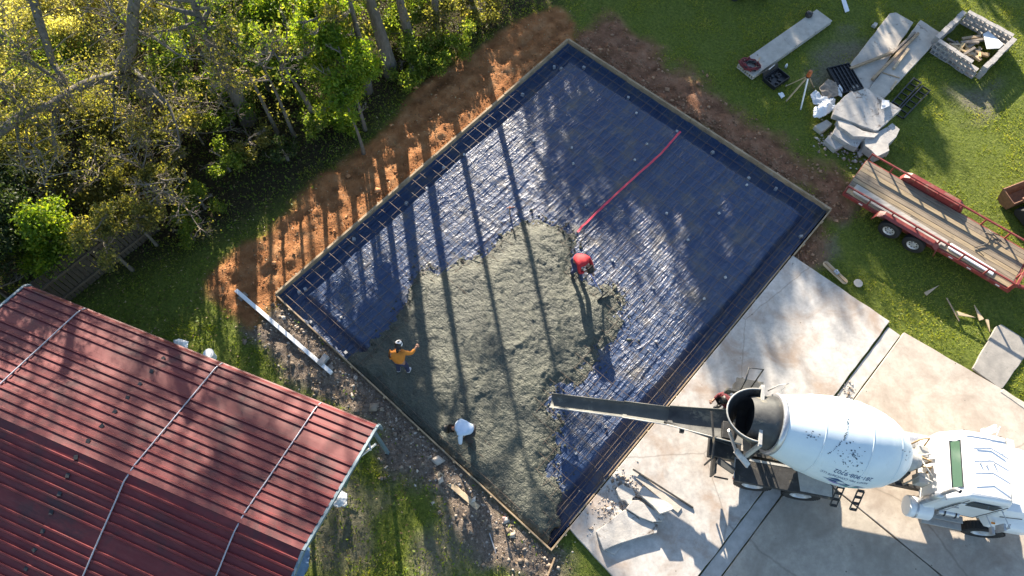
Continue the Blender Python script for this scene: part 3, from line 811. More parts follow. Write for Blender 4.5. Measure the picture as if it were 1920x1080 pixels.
# chutes: U channels
def channel(a, bq, w0, w1, dep, mat, name):
    a = Vector(a); bq = Vector(bq); d = (bq - a); L = d.length; d.normalize()
    sidev = Vector((-d.y, d.x, 0)).normalized(); upv = sidev.cross(d) * -1
    if upv.z < 0: upv = -upv
    prof = []
    m_ = 10
    for k in range(m_ + 1):
        q = math.pi * k / m_; prof.append((-math.cos(q), -math.sin(q)))
    vs = []; fs = []
    for (p, w_) in ((a, w0), (bq, w1)):
        for layer in (0.0, 0.014):
            for (u, v) in prof:
                hw = w_ / 2 - layer
                vs.append(p + sidev * (u * hw) + upv * (dep + v * (dep - layer)))
    K = m_ + 1
    for k in range(m_):
        fs.append((k, k + 1, 2 * K + k + 1, 2 * K + k))                        # outer
        fs.append((K + k + 1, K + k, 3 * K + k, 3 * K + k + 1))                # inner
        fs.append((k + 1, k, K + k, K + k + 1)); fs.append((2 * K + k, 2 * K + k + 1, 3 * K + k + 1, 3 * K + k))
    fs += [(0, 2 * K, 3 * K, K), (K - 1, 2 * K - 1, 4 * K - 1, 3 * K - 1)]
    mb = MB().add(vs, fs)
    o = mb.build(name, mat, truck, auto=math.radians(50))
    e = MB()
    for sgn, nm in ((1, 'chute_rim'), (-1, 'chute_rim')):
        pa = a + sidev * (sgn * w0 / 2) + upv * dep; pb = bq + sidev * (sgn * w1 / 2) + upv * dep
        MB().tube([pa, pb], 0.02, 6).build('rim', m_splash if sgn < 0 else m_chute, o, smooth=True)
    return o
c_end = TL(1034, 750, 0.75); c_mid = TL(1170, 768, 1.05); c_mid2 = TL(1255, 780, 1.3); c_top = TL(1400, 800, 1.95)
ctr = [Vector((c_end[0], c_end[1], 0.45)), Vector((c_mid[0], c_mid[1], 0.78)), Vector((c_mid2[0], c_mid2[1], 1.02)), Vector((c_top[0], c_top[1], 1.5))]
channel(ctr[0], ctr[1] + (ctr[1] - ctr[0]).normalized() * 0.05, 0.44, 0.47, 0.17, m_chute, 'chute_section')
channel(ctr[1] - Vector((0, 0, -0.02)), ctr[2] + (ctr[2] - ctr[1]).normalized() * 0.05, 0.50, 0.54, 0.18, m_chute, 'chute_section')
channel(ctr[2] - Vector((0, 0, -0.025)), ctr[3], 0.58, 1.0, 0.22, m_hopper, 'main_chute')
# chute support arm and cross pole
q1 = TL(1333, 772, 1.75); q2 = TL(1325, 868, 0.9)
MB().tube([(q1[0], q1[1], 1.72), (q2[0] - .02, q2[1] + .35, 1.62), (q2[0], q2[1], 1.45)], 0.035, 6).tube([(q2[0], q2[1], 1.45), (q2[0], q2[1], 0.55)], 0.03, 6).build('chute_pole', m_frame, truck)
q3 = TL(1245, 790, 1.2); q4 = TL(1375, 835, 1.4)
MB().bar((q3[0], q3[1], 1.1), (q4[0], q4[1], 1.3), 0.05, 0.07).box((q3[0] + .55, q3[1] - .12, 1.05), (0.12, 0.2, 0.15)).build('chute_arm', m_hopper, truck)
MB().box((-1.0, 1.15, 1.0), (0.9, 1.3, 0.3)).box((-1.05, 1.2, 1.35), (0.35, 0.5, 0.5)).build('rear_deck', m_frame, truck, bevel=0.02)
MB().bar((-1.25, 0.35, 1.35), (-0.75, 0.12, 1.35), 0.18, 0.08).build('rear_bumper', m_hopper, truck)
# chassis
MB().box((3.1, CY_ - 0.42, 0.92), (8.2, 0.09, 0.28)).box((3.1, CY_ + 0.42, 0.92), (8.2, 0.09, 0.28)).build('chassis_rail', m_frame, truck)
mb = MB()
for x in (-0.8, 0.7, 2.4, 3.7, 4.6, 6.4): mb.box((x, CY_, 0.9), (0.12, 0.80, 0.2))
mb.build('crossmember', m_frame, truck)
MB().tube([(0, 0.3, 0.52), (0, 2.14, 0.52)], 0.11, 10).tube([(1.38, 0.3, 0.52), (1.38, 2.14, 0.52)], 0.11, 10).tube([(6.46, 0.3, 0.52), (6.46, 2.14, 0.52)], 0.07, 10).build('axle', m_frame, truck)
m_rim = M('wheel_rim', (0.62, 0.63, 0.64), (0.45, 0.45, 0.46), 7, 0.4, 0.05, 0.3)
def truck_wheel(x, y, s, wdt=0.26, R=0.52):
    """s: outward direction along local y"""
    ax = (0, s, 0); w = MB().lathe([(-wdt, 0.30), (-wdt, R - 0.06), (-wdt + 0.04, R), (-0.04, R), (0, R - 0.06), (-0.005, 0.34), (-0.02, 0.30)], (x, y, R), ax, 32).build('wheel', m_tyre, truck, auto=math.radians(35))
    MB().lathe([(-wdt * .8, 0.30), (-0.03, 0.305), (-0.02, 0.28), (-0.09, 0.24), (-0.12, 0.12), (-0.02, 0.10), (-0.01, 0.06)], (x, y, R), ax, 28, cap1=True).build('rim', m_rim, w, auto=math.radians(35))
    mb = MB()
    for k in range(10):
        q = 2 * math.pi * k / 10; mb.tube([(x + 0.18 * math.cos(q), y - s * 0.13, R + 0.18 * math.sin(q)), (x + 0.18 * math.cos(q), y - s * 0.07, R + 0.18 * math.sin(q))], 0.016, 6)
    mb.build('wheel_nuts', m_steel, w)
    mb = MB()
    for k in range(36):
        q = 2 * math.pi * k / 36; mb.box((x + (R + .004) * math.cos(q), y - s * wdt / 2, R + (R + .004) * math.sin(q)), (0.02, wdt * .86, 0.045), Matrix.Rotation(-q, 3, 'Y'))
    o = mb.build('tread', m_tyre, w); o['kind'] = 'stuff'
for x in (0.0, 1.38):
    truck_wheel(x, 0.0, -1); truck_wheel(x, 0.33, -1, 0.27); truck_wheel(x, 2.44, 1); truck_wheel(x, 2.11, 1, 0.27)
truck_wheel(6.46, -0.02, -1, 0.28); truck_wheel(6.46, 2.46, 1, 0.28)
# rear mudguards
def guard(ys, name='mudguard'):
    """ys maps south-side y to either side"""
    mb = MB()
    top = [(-0.72, 0.62), (-0.72, -0.10), (2.03, -0.06), (2.03, 0.30), (1.45, 0.66)]
    mb.prism([(x, ys(y)) for x, y in top], 1.22, 1.255)
    mb.prism([(x, ys(y)) for x, y in [(-0.72, -0.10), (-0.72, -0.075), (2.03, -0.035), (2.03, -0.06)]], 1.10, 1.218)
    o = mb.build(name, m_frame, truck, bevel=0.006)
    g2 = MB(); g2.prism([(x, ys(y)) for x, y in [(1.0, 0.63), (1.12, -0.03), (1.99, -0.02), (1.99, 0.28), (1.43, 0.63)]], 1.2555, 1.261)
    g2.build('splash_crust', m_splash, o)
    g3 = MB(); g3.prism([(x, ys(y)) for x, y in [(-0.70, 0.60), (-0.70, 0.52), (1.1, 0.58), (1.1, 0.63)]], 1.2562, 1.2625); g3.build('splash_crust', m_splash, o)
    return o
guard(lambda y: y); guard(lambda y: 2 * CY_ - y)
m_red = M('red_reflector', (0.55, 0.03, 0.03), (0.4, 0.02, 0.02), 9, 0.3, 0)
MB().box((-0.735, 0.2, 1.24), (0.02, 0.10, 0.08)).box((-0.735, -0.02, 1.2), (0.02, 0.08, 0.1)).build('tail_lamp', m_red, truck)
MB().tube([(-0.735, -0.05, 1.28), (-0.74, 0.55, 1.30)], 0.014, 6).build('guard_edge', m_steel, truck)
MB().box((-1.2, 0.3, 0.75), (0.05, 0.5, 0.6)).box((-1.0, -0.02, 0.9), (0.4, 0.04, 0.05)).build('mud_flap', m_frame, truck)
# platform and handrails north of the hopper
mb = MB().box((-0.75, 2.28, 2.35), (0.75, 0.5, 0.05)); mb.box((-1.25, 2.1, 2.3), (0.3, 0.06, 0.35)); mb.box((-1.12, 2.25, 2.2), (0.06, 0.3, 0.3)); mb.build('platform', m_hopper, truck)
MB().tube([(-1.05, 2.05, 2.4), (-1.1, 2.15, 3.25), (-1.05, 2.5, 3.3), (-0.65, 2.55, 3.25), (-0.75, 2.25, 2.5)], 0.022, 6).build('handrail', m_hopper, truck, smooth=True)
MB().tube([(-0.35, 2.05, 2.5), (-0.1, 2.1, 2.9), (0.05, 2.3, 3.2), (-0.2, 2.2, 3.2), (-0.4, 2.1, 2.9)], 0.02, 6).build('handrail', m_splash, truck, smooth=True)
mb = MB()
for k in range(5): mb.tube([(-0.95, 2.58, 0.7 + k * 0.35), (-0.55, 2.58, 0.7 + k * 0.35)], 0.018, 6)
mb.tube([(-0.95, 2.58, 0.6), (-0.95, 2.56, 2.35)], 0.02, 6); mb.tube([(-0.55, 2.58, 0.6), (-0.55, 2.56, 2.35)], 0.02, 6)
mb.build('ladder', m_hopper, truck)
# side steps hanging below the drum
for x, ln in ((2.30, 0.5), (2.85, 0.6)):
    mb = MB()
    for k in (-0.09, 0.09): mb.bar((x + k, 0.35, 1.1), (x + k, -0.08, 0.55), 0.03, 0.03)
    for k in range(4): mb.bar((x - 0.09, 0.35 - k * 0.14, 1.1 - k * 0.18), (x + 0.09, 0.35 - k * 0.14, 1.1 - k * 0.18), 0.08, 0.03)
    mb.build('side_step', m_frame, truck)
# front pedestal, gearbox, hoses behind the cab
MB().bar((3.75, 0.75, 1.05), (3.78, 0.95, 1.9), 0.13, 0.13).bar((3.75, 1.7, 1.05), (3.78, 1.5, 1.9), 0.13, 0.13).box((3.78, CY_, 1.25), (0.3, 1.1, 0.1)).build('front_pedestal', m_frame, truck)
MB().lathe([(0, 0.0), (0, 0.3), (0.18, 0.32), (0.2, 0.22), (0.38, 0.2), (0.38, 0)], (3.62, CY_, 2.08), dax, 20).box((4.2, CY_ + .35, 1.7), (0.3, 0.3, 0.5)).box((4.18, CY_ - .4, 1.75), (0.28, 0.28, 0.4)).build('drum_gearbox', m_splash, truck, auto=math.radians(40), bevel=0.015)
for k in range(6):
    rr = random.Random(k); y0 = 0.75 + k * 0.2
    MB().tube([(3.8 + rr.uniform(0, .2), y0, 1.2), (4.05, y0 + rr.uniform(-.2, .2), 2.05), (4.3, y0 + rr.uniform(-.3, .3), 2.1), (4.42, y0, 1.3)], 0.026, 6).build('hose', m_hose if k % 2 else m_splash, truck, smooth=True)
# cab
def loft(sections, name, mat, parent, caps=True, **kw):
    """sections: list of equal-length loops of points"""
    mb = MB(); w_ = len(sections[0]); vs = sum([list(s_) for s_ in sections], []); fs = []
    for i in range(len(sections) - 1):
        for k in range(w_): fs.append((i * w_ + k, i * w_ + (k + 1) % w_, (i + 1) * w_ + (k + 1) % w_, (i + 1) * w_ + k))
    if caps: fs += [tuple(range(w_ - 1, -1, -1)), tuple((len(sections) - 1) * w_ + k for k in range(w_))]
    mb.add(vs, fs); return mb.build(name, mat, parent, **kw)
def csec(x, hw, z0, z1, rt=0.14, rb=0.04):
    """rounded-top cross-section at x"""
    pts = [(x, CY_ - hw, z0), (x, CY_ - hw, z1 - rt)]
    for k in range(1, 4): q = math.pi / 2 * k / 4; pts.append((x, CY_ - hw + rt * (1 - math.cos(q)), z1 - rt + rt * math.sin(q)))
    pts += [(x, CY_ - hw + rt, z1), (x, CY_ - hw * .5, z1 + .02), (x, CY_ + hw * .5, z1 + .02), (x, CY_ + hw - rt, z1)]
    for k in range(3, 0, -1): q = math.pi / 2 * k / 4; pts.append((x, CY_ + hw - rt * (1 - math.cos(q)), z1 - rt + rt * math.sin(q)))
    pts += [(x, CY_ + hw, z1 - rt), (x, CY_ + hw, z0)]
    return pts
cab = loft([csec(4.52, 0.90, 0.95, 2.05), csec(4.56, 0.95, 0.9, 2.15), csec(4.62, 0.96, 0.9, 2.22), csec(4.90, 0.93, 0.9, 2.72), csec(4.97, 0.92, 0.9, 2.76), csec(5.5, 0.92, 0.9, 2.80), csec(5.95, 0.91, 0.9, 2.74), csec(6.02, 0.90, 0.9, 2.66), csec(6.22, 0.93, 0.9, 1.98)], 'cab', m_white, truck, auto=math.radians(32))
m_glass, nt, b = new_mat('green_glass'); b.inputs['Base Color'].default_value = (0.075, 0.14, 0.095, 1); b.inputs['Roughness'].default_value = 0.12
m_dglass, nt, b = new_mat('dark_glass'); b.inputs['Base Color'].default_value = (0.03, 0.045, 0.05, 1); b.inputs['Roughness'].default_value = 0.06
nrm = Vector((-0.50, 0, 0.28)).normalized() * 0.016
A_ = Vector((4.70, 0, 2.36)); B_ = Vector((4.84, 0, 2.61))
MB().add([(A_ + nrm + Vector((0, CY_ - .62, 0))), (A_ + nrm + Vector((0, CY_ + .62, 0))), (B_ + nrm + Vector((0, CY_ + .62, 0))), (B_ + nrm + Vector((0, CY_ - .62, 0)))], [(0, 3, 2, 1)]).build('rear_window', m_glass, cab)
mb = MB(); A_ += nrm * 1.2; B_ += nrm * 1.2
mb.tube([A_ + Vector((0, CY_ - .64, 0)), A_ + Vector((0, CY_ + .64, 0)), B_ + Vector((0, CY_ + .64, 0)), B_ + Vector((0, CY_ - .64, 0))], 0.018, 5, closed=True); mb.build('window_seal', m_black, cab)
MB().add([(6.045, CY_ - .75, 2.60), (6.045, CY_ + .75, 2.60), (6.235, CY_ + .78, 2.03), (6.235, CY_ - .78, 2.03)], [(0, 3, 2, 1)]).build('windscreen', m_dglass, cab)
MB().box((6.06, CY_, 2.76), (0.22, 1.72, 0.025), Matrix.Rotation(0.25, 3, 'Y')).build('sun_visor', m_white, cab, bevel=0.01)
for s in (-1, 1):
    MB().box((5.45, CY_ + s * 0.945, 1.55), (0.95, 0.02, 1.2)).build('door', m_white, cab, bevel=0.008)
    MB().box((5.5, CY_ + s * 0.957, 2.28), (0.72, 0.012, 0.42)).build('side_window', m_dglass, cab)
for y in (0.72, 1.05, 1.38, 1.72): MB().box((5.45, y, 2.825), (0.86, 0.018, 0.012)).build('roof_rib', m_white, cab, bevel=0.006)
MB().tube([(5.05, 1.85, 2.81), (5.05, 1.85, 2.89), (5.75, 1.78, 2.89), (5.75, 1.78, 2.81)], 0.011, 6).build('roof_rail', m_steel, cab)
for x, y in ((5.2, 1.25), (5.35, 1.22), (5.55, 1.3)): MB().tube([(x, y, 2.8), (x, y, 2.87)], [0.025, 0.015], 8).build('roof_lamp', m_steel, cab)
for s in (-1, 1):
    mb = MB(); yy = CY_ + s * 0.958
    for (xa, za, xb, zb) in ((4.97, 1.0, 4.97, 2.6), (5.93, 1.0, 5.93, 2.6), (4.97, 1.0, 5.93, 1.0)): mb.bar((xa, yy, za), (xb, yy, zb), 0.012, 0.02)
    mb.build('door_seam', m_black, cab)
    MB().box((5.08, CY_ + s * .97, 1.75), (.14, .03, .035)).build('door_handle', m_steel, cab)
    MB().tube([(4.9, CY_ + s * .80, 2.785), (5.5, CY_ + s * .80, 2.83), (5.98, CY_ + s * .79, 2.75)], 0.012, 5).build('drip_rail', m_steel, cab)
MB().bar((5.985, CY_ - .78, 2.76), (5.985, CY_ + .78, 2.76), 0.03, 0.02).build('visor_gap', m_black, cab)
for k in range(0): MB().box((5.9, CY_ - .6 + .3 * k, 2.83), (.09, .06, .035)).build('marker_lamp', M('clearance_amber', (0.6, 0.25, 0.05), (0.5, 0.2, 0.04), 9, 0.3, 0), cab, bevel=.01)
MB().bar((4.60, CY_ - .95, 2.19), (4.60, CY_ + .95, 2.19), 0.02, 0.015).build('rear_seam', m_steel, cab)
# bonnet with flared wings
def hsec(x, hw, z1, flare): 
    return [(x, CY_ - hw - flare, 1.0), (x, CY_ - hw - flare, 1.32), (x, CY_ - hw - flare * .75, 1.42), (x, CY_ - hw, 1.50), (x, CY_ - hw, z1 - .12), (x, CY_ - hw + .10, z1), (x, CY_ - hw * .4, z1 + .04), (x, CY_ + hw * .4, z1 + .04), (x, CY_ + hw - .10, z1), (x, CY_ + hw, z1 - .12), (x, CY_ + hw, 1.50), (x, CY_ + hw + flare * .75, 1.42), (x, CY_ + hw + flare, 1.32), (x, CY_ + hw + flare, 1.0)]
loft([hsec(6.10, 0.93, 2.02, 0.02), hsec(6.22, 0.95, 1.99, 0.18), hsec(6.6, 0.92, 1.93, 0.28), hsec(7.2, 0.86, 1.84, 0.32), hsec(7.6, 0.78, 1.74, 0.30), hsec(7.75, 0.70, 1.6, 0.2)], 'bonnet', m_white, truck, auto=math.radians(35))
MB().box((7.85, CY_, 0.75), (0.2, 2.4, 0.35)).build('front_bumper', m_steel, truck, bevel=0.03)
for s in (-1, 1): MB().tube([(7.72, CY_ + s * 0.85, 1.25), (7.8, CY_ + s * 0.85, 1.25)], 0.11, 16).build('headlight', m_glass, truck)
mb = MB(); mb.bar((6.16, CY_ - .93, 2.02), (6.16, CY_ + .93, 2.02), .02, .02); mb.build('bonnet_gap', m_black, truck)
for s in (-1, 1): MB().tube([(6.3, CY_ + s * .955, 1.62), (6.9, CY_ + s * .90, 1.6)], .012, 5).build('bonnet_trim', m_black, truck)
# tanks, steps, exhaust
for s in (-1, 1):
    yy = CY_ + s * 0.93
    MB().lathe([(0, 0), (0.0, 0.27), (0.03, 0.30), (0.62, 0.30), (0.65, 0.27), (0.65, 0)], (4.22, yy, 0.80), (1, 0, 0), 28).build('fuel_tank', m_white if s < 0 else m_steel, truck, auto=math.radians(40))
    mb = MB(); mb.lathe([(0, 0.304), (0, 0.312), (0.05, 0.312), (0.05, 0.304)], (4.40, yy, 0.80), (1, 0, 0), 28); mb.build('tank_band', m_steel, truck)
    MB().lathe([(0, 0), (0, 0.14), (0.55, 0.14), (0.55, 0)], (4.98, yy, 0.98), (1, 0, 0), 20).build('air_tank', m_steel, truck, auto=math.radians(40))
    mb = MB()
    for x in (5.12, 5.42): mb.lathe([(0, 0.143), (0, 0.15), (0.04, 0.15), (0.04, 0.143)], (x, yy, 0.98), (1, 0, 0), 20)
    mb.build('tank_strap', m_black, truck)
    MB().box((5.3, CY_ + s * 1.14, 0.55), (1.1, 0.26, 0.04)).box((5.3, CY_ + s * 1.02, 0.75), (1.0, 0.2, 0.03)).build('cab_step', m_splash, truck, bevel=0.008)
MB().tube([(4.50, 0.42, 1.0), (4.50, 0.42, 2.75), (4.50, 0.40, 2.9), (4.54, 0.34, 2.98)], 0.055, 12, cap=False).build('exhaust_stack', m_steel, truck, smooth=True)
MB().tube([(4.50, 0.42, 1.1), (4.50, 0.42, 2.2)], 0.10, 14).build('exhaust_shield', m_steel, truck, smooth=True)
# mirrors and grab rails
m_amber = M('amber_lamp', (0.85, 0.30, 0.03), (0.7, 0.22, 0.02), 9, 0.3, 0)
for s in (-1, 1):
    yb_ = CY_ + s * 0.95
    mr_ = MB().tube([(5.95, yb_, 2.3), (6.15, yb_ + s * 0.42, 2.25), (6.12, yb_ + s * 0.45, 1.6), (5.95, yb_, 1.6)], 0.014, 6).build('mirror_arm', m_steel, truck)
    MB().box((6.08, yb_ + s * 0.40, 1.98), (0.07, 0.20, 0.40)).box((6.06, yb_ + s * 0.42, 1.62), (0.08, 0.2, 0.16)).build('mirror', m_white if s > 0 else m_steel, mr_, bevel=0.02)
    MB().tube([(4.95, yb_ + s * 0.03, 1.2), (4.95, yb_ + s * 0.07, 1.5), (4.95, yb_ + s * 0.05, 2.1)], 0.013, 6).build('grab_rail', m_steel, truck)
    MB().box((6.2, yb_ + s * 0.17, 1.47), (0.09, 0.05, 0.05)).build('indicator', m_amber, truck, bevel=0.01)
    MB().lathe([(0, 0.0), (0, 0.09), (0.02, 0.095), (0.03, 0.0)], (6.5, yb_ + s * 0.22, 1.62), (0.8, s * 0.5, 0.2), 16).build('spot_mirror', m_steel, truck)
# ------------------------------------------------------------------ red flatbed trailer
TO = Vector((11.66, 14.17)); TA = math.atan2(-0.633, 0.774)
tr = empty('flatbed_trailer', (TO.x, TO.y, 0), TA, 'red tandem axle flatbed trailer with timber deck and low side rails', 'trailer')
TX0, TX1 = 0.05, 6.08
m_deck = M('deck_plank', (0.26, 0.21, 0.15), (0.13, 0.105, 0.078), 2.0, 0.8, 0.3, stretch=(0.8, 7, 7), stain=(0.10, 0.085, 0.07), stain_scale=1.4, stain_at=0.58)
m_deck2 = M('deck_plank_pale', (0.36, 0.28, 0.175), (0.19, 0.145, 0.09), 2.0, 0.8, 0.3, stretch=(0.8, 7, 7), stain=(0.13, 0.11, 0.085), stain_scale=1.6, stain_at=0.6)
for i in range(9):
    y = 0.16 + i * 0.19
    MB().box(((TX0 + TX1) / 2, y, 0.60 + random.uniform(-.004, .004)), (TX1 - TX0, 0.178, 0.045)).build('plank', m_deck if i % 3 else m_deck2, tr, bevel=0.006)
for y, s in ((0.03, -1), (1.80, 1)):
    MB().box(((TX0 + TX1) / 2, y, 0.52), (TX1 - TX0, 0.07, 0.15)).build('side_frame', m_red_steel, tr, bevel=0.008)
    MB().box(((TX0 + TX1) / 2, y, 0.97), (TX1 - TX0, 0.055, 0.055)).build('side_rail', m_red_steel, tr, bevel=0.006)
    for x in np.linspace(TX0 + 0.03, TX1 - 0.03, 8):
        MB().box((x, y, 0.77), (0.05, 0.055, 0.345)).build('rail_post', m_red_steel, tr)
    # fender over the tandem wheels
    yo = y + s * 0.15
    pr = [(1.32, 0.42), (1.40, 0.72), (1.58, 0.84), (3.38, 0.84), (3.56, 0.72), (3.64, 0.42)]
    mb = MB()
    for (xa, za), (xb, zb) in zip(pr, pr[1:]): mb.bar((xa, yo, za), (xb, yo, zb), 0.27, 0.02)
    mb.build('fender', m_red_steel, tr)
    mb = MB().add([(x, y + s * 0.02, z) for x, z in pr] + [(x, y + s * 0.035, z) for x, z in pr], [(0, 1, 2, 3, 4, 5), (11, 10, 9, 8, 7, 6)]); mb.build('fender_skirt', m_red_steel, tr)
    for x in (2.02, 2.92):
        R = 0.37; ax = (0, s, 0); yw = y + s * 0.29
        w = MB().lathe([(-0.22, 0.2), (-0.22, R - .04), (-0.19, R), (-0.03, R), (0, R - .05), (-0.005, 0.21), (-0.02, 0.2)], (x, yw, R), ax, 28).build('wheel', m_tyre, tr, auto=math.radians(35))
        MB().lathe([(-0.15, 0.2), (-0.02, 0.205), (-0.03, 0.185), (-0.06, 0.16), (-0.05, 0.07), (-0.01, 0.06)], (x, yw, R), ax, 24, cap1=True).build('rim', m_rim, w, auto=math.radians(35))
        mb = MB()
        for k in range(8):
            q = 2 * math.pi * k / 8; mb.box((x + .125 * math.cos(q), yw - s * 0.052, R + .125 * math.sin(q)), (0.04, 0.012, 0.04), Matrix.Rotation(-q, 3, 'Y'))
        mb.build('rim_slot', m_black, w)
    MB().tube([(2.02, y, 0.37), (2.02, y + s * .1, 0.37)], 0.05, 8).tube([(2.92, y, 0.37), (2.92, y + s * .1, 0.37)], 0.05, 8).build('axle_stub', m_frame, tr)
    for x in (0.75, 4.1, 4.75, 5.75): MB().box((x, y + s * 0.037, 0.53), (0.14, 0.006, 0.05)).build('reflector_tape', m_white, tr)
MB().box((TX0 + .02, 0.915, 0.53), (0.08, 1.7, 0.14)).build('end_frame', m_red_steel, tr)
MB().box((TX1 + .03, 0.915, 0.53), (0.08, 1.84, 0.16)).build('end_frame', m_red_steel, tr)
MB().box((TX1 + .03, 0.915, 1.0), (0.075, 1.84, 0.075)).build('end_rail', m_red_steel, tr)
for y in (0.05, 0.6, 1.2, 1.78): MB().box((TX1 + .03, y, 0.78), (0.06, 0.06, 0.38)).build('rail_post', m_red_steel, tr)
MB().bar((TX1 + .05, 0.35, 0.5), (TX1 + 1.3, 0.9, 0.5), 0.09, 0.12).bar((TX1 + .05, 1.48, 0.5), (TX1 + 1.3, 0.93, 0.5), 0.09, 0.12).box((TX1 + 1.45, .915, .5), (0.3, 0.12, 0.1)).build('drawbar', m_red_steel, tr)
MB().tube([(TX1 + 1.2, .75, 0.02), (TX1 + 1.2, .75, 0.85)], 0.03, 8).build('jack', m_steel, tr)
mb = MB()
for x in np.arange(0.6, 6, 0.6): mb.box((x, 0.915, 0.53), (0.06, 1.7, 0.08))
mb.build('crossmember', m_red_steel, tr)
MB().tube([(2.02, .1, .37), (2.02, 1.73, .37)], 0.045, 8).tube([(2.92, .1, .37), (2.92, 1.73, .37)], 0.045, 8).build('axle', m_frame, tr)
def on_trailer(x, y, z):
    return (TO.x + x * math.cos(TA) - y * math.sin(TA), TO.y + x * math.sin(TA) + y * math.cos(TA), z)
m_pale_board = M('pale_board', (0.44, 0.42, 0.38), (0.27, 0.25, 0.22), 2.5, 0.75, 0.2, stretch=(1, 7, 7), stain=(0.3, 0.24, 0.16), stain_scale=2.5, stain_at=0.6)
def thing_box(name, p0, p1, w, h, mat, label, cat, group=None, bevel=0.008, z_up=None):
    """one long piece between two world points, standing on their height"""
    a = Vector(p0); bq = Vector(p1); mid = (a + bq) / 2
    o = MB().bar(a - mid, bq - mid, w, h).build(name, mat, None, bevel=bevel)
    o.location = mid + Vector((0, 0, h / 2)); return tag(o, label, cat, group)
thing_box('pale_board', on_trailer(0.25, 0.42, 0.626), on_trailer(3.75, 0.30, 0.626), 0.30, 0.05, m_pale_board, 'long pale board lying along the near edge of the trailer deck', 'board')
thing_box('pale_board', on_trailer(0.3, 0.22, 0.626), on_trailer(3.6, 0.13, 0.626), 0.10, 0.06, m_pale_board, 'narrow pale batten beside the trailer rail', 'batten')
thing_box('pale_board', on_trailer(3.85, 0.30, 0.626), on_trailer(5.45, 0.26, 0.626), 0.26, 0.05, m_white_plastic, 'shorter whitish board with rounded end on the trailer deck', 'board', bevel=0.02)
mb = MB()
mb.tube([(0, 0, .03), (0.5, 0.22, .05), (0.72, 0.62, .06), (0.95, 0.55, .05)], 0.016, 6); mb.tube([(0.45, 0.62, .05), (0.75, 0.52, .08), (0.9, 0.32, .04), (0.7, 0.2, .05)], 0.018, 6); mb.tube([(0.0, 0.0, .03), (0.25, -0.3, .04)], 0.013, 6); mb.tube([(0.6, 0.75, .04), (1.0, 0.25, .06), (1.15, 0.3, .05)], 0.014, 6)
o = mb.build('steel_rods', m_black, None, smooth=True); o.location = on_trailer(4.55, 0.75, 0.626); o.rotation_euler = (0, 0, TA + 0.6)
tag(o, 'tangle of bent black steel rods lying on the trailer deck', 'steel rods')

# ------------------------------------------------------------------ generic flat pieces laid out by outline
def piece(name, px, z0, z1, mat, label, cat, group=None, amp=0.0, step=0.25, seed=1, tilt=None, bevel=0.012, parent=None):
    """solid slab whose top outline is surveyed at height z1; tilt = (dzdx, dzdy)"""
    pts = [P(x, y, z1) for x, y in px]
    c = sum(pts, Vector()) / len(pts)
    poly = [(p.x - c.x, p.y - c.y) for p in pts]
    if amp: poly = jag(poly, step, amp, seed)
    if tilt: zt = [z1 - z0 + x * tilt[0] + y * tilt[1] for x, y in poly]; zb = [x * tilt[0] + y * tilt[1] for x, y in poly]
    else: zt = z1 - z0; zb = 0.0
    o = MB().prism(poly, zb, zt).build(name, mat, parent, bevel=bevel)
    o.location = (c.x, c.y, z0)
    return tag(o, label, cat, group)

# hollow-core slab on the grass, upper right
def hollow_slab():
    a = P(1398, 132, 0.2); bq = P(1546, 28, 0.2); d = Vector((bq.x - a.x, bq.y - a.y)); ang = math.atan2(d.y, d.x); L = d.length; W = (P(1385, 120, .2) - P(1412, 145, .2)).length
    root = empty('hollow_slab', (a.x, a.y, 0.0), ang, 'long hollow core concrete slab with round voids in its near end, tools on top', 'concrete slab')
    mb = MB().box((L / 2, 0, 0.18), (L, W, 0.045)).box((L / 2, 0, 0.025), (L, W, 0.04)).box((L / 2 + 0.2, 0, 0.1), (L - 0.4, W - 0.03, 0.11))
    nwb = 8
    for i in range(nwb):
        y = -W / 2 + 0.02 + (W - 0.04) * i / (nwb - 1); mb.box((0.21, y, 0.1012), (0.41, 0.045, 0.112))
    mb.build('slab_body', m_conc_old, root, bevel=0.008)
    return root
hollow_slab()
def coil(loc, mat, n, r, h, seed, rad=0.018):
    rr = random.Random(seed); pts = []
    for i in range(n * 10):
        q = 2 * math.pi * i / 10; k = r * (0.45 + 0.5 * rr.random())
        pts.append((k * math.cos(q) * 1.4, k * math.sin(q), 0.02 + h * rr.random()))
    return MB().tube(pts, rad, 5).build('cord_pile', mat, None, smooth=True)
m_cord_r = M('dark_red_cord', (0.22, 0.03, 0.035), (0.10, 0.02, 0.025), 9, 0.7, 0.1)
o = coil(None, m_cord_r, 9, 0.34, 0.16, 3, 0.028); q = P(1405, 122, 0.25); o.location = (q.x, q.y, 0.205); o.rotation_euler = (0, 0, -0.4); tag(o, 'tangled pile of dark red and black cord at the end of the hollow slab', 'cord')
o = coil(None, m_black, 6, 0.30, 0.14, 9, 0.025); q = P(1409, 124, 0.25); o.location = (q.x, q.y, 0.205); tag(o, 'black hose looped with the red cord on the hollow slab', 'hose'); o.name = 'black_hose'
thing_box('stick', (*P(1415, 128, .3)[:2], 0.26), (*P(1426, 106, .24)[:2], 0.2), 0.035, 0.03, m_wood_pale, 'thin pale stick leaning on the cord pile', 'stick')
o = MB().lathe([(0, 0), (0, .14), (.05, .16), (.16, .12), (.2, 0)], (0, 0, 0), (0, 0, 1), 12).box((0.1, 0.08, 0.05), (0.16, 0.1, 0.1)).build('black_tool_bag', m_black, None, smooth=False); q = P(1517, 26, .3); o.location = (q.x, q.y, 0.204); tag(o, 'small black bag at the far end of the hollow slab', 'bag')
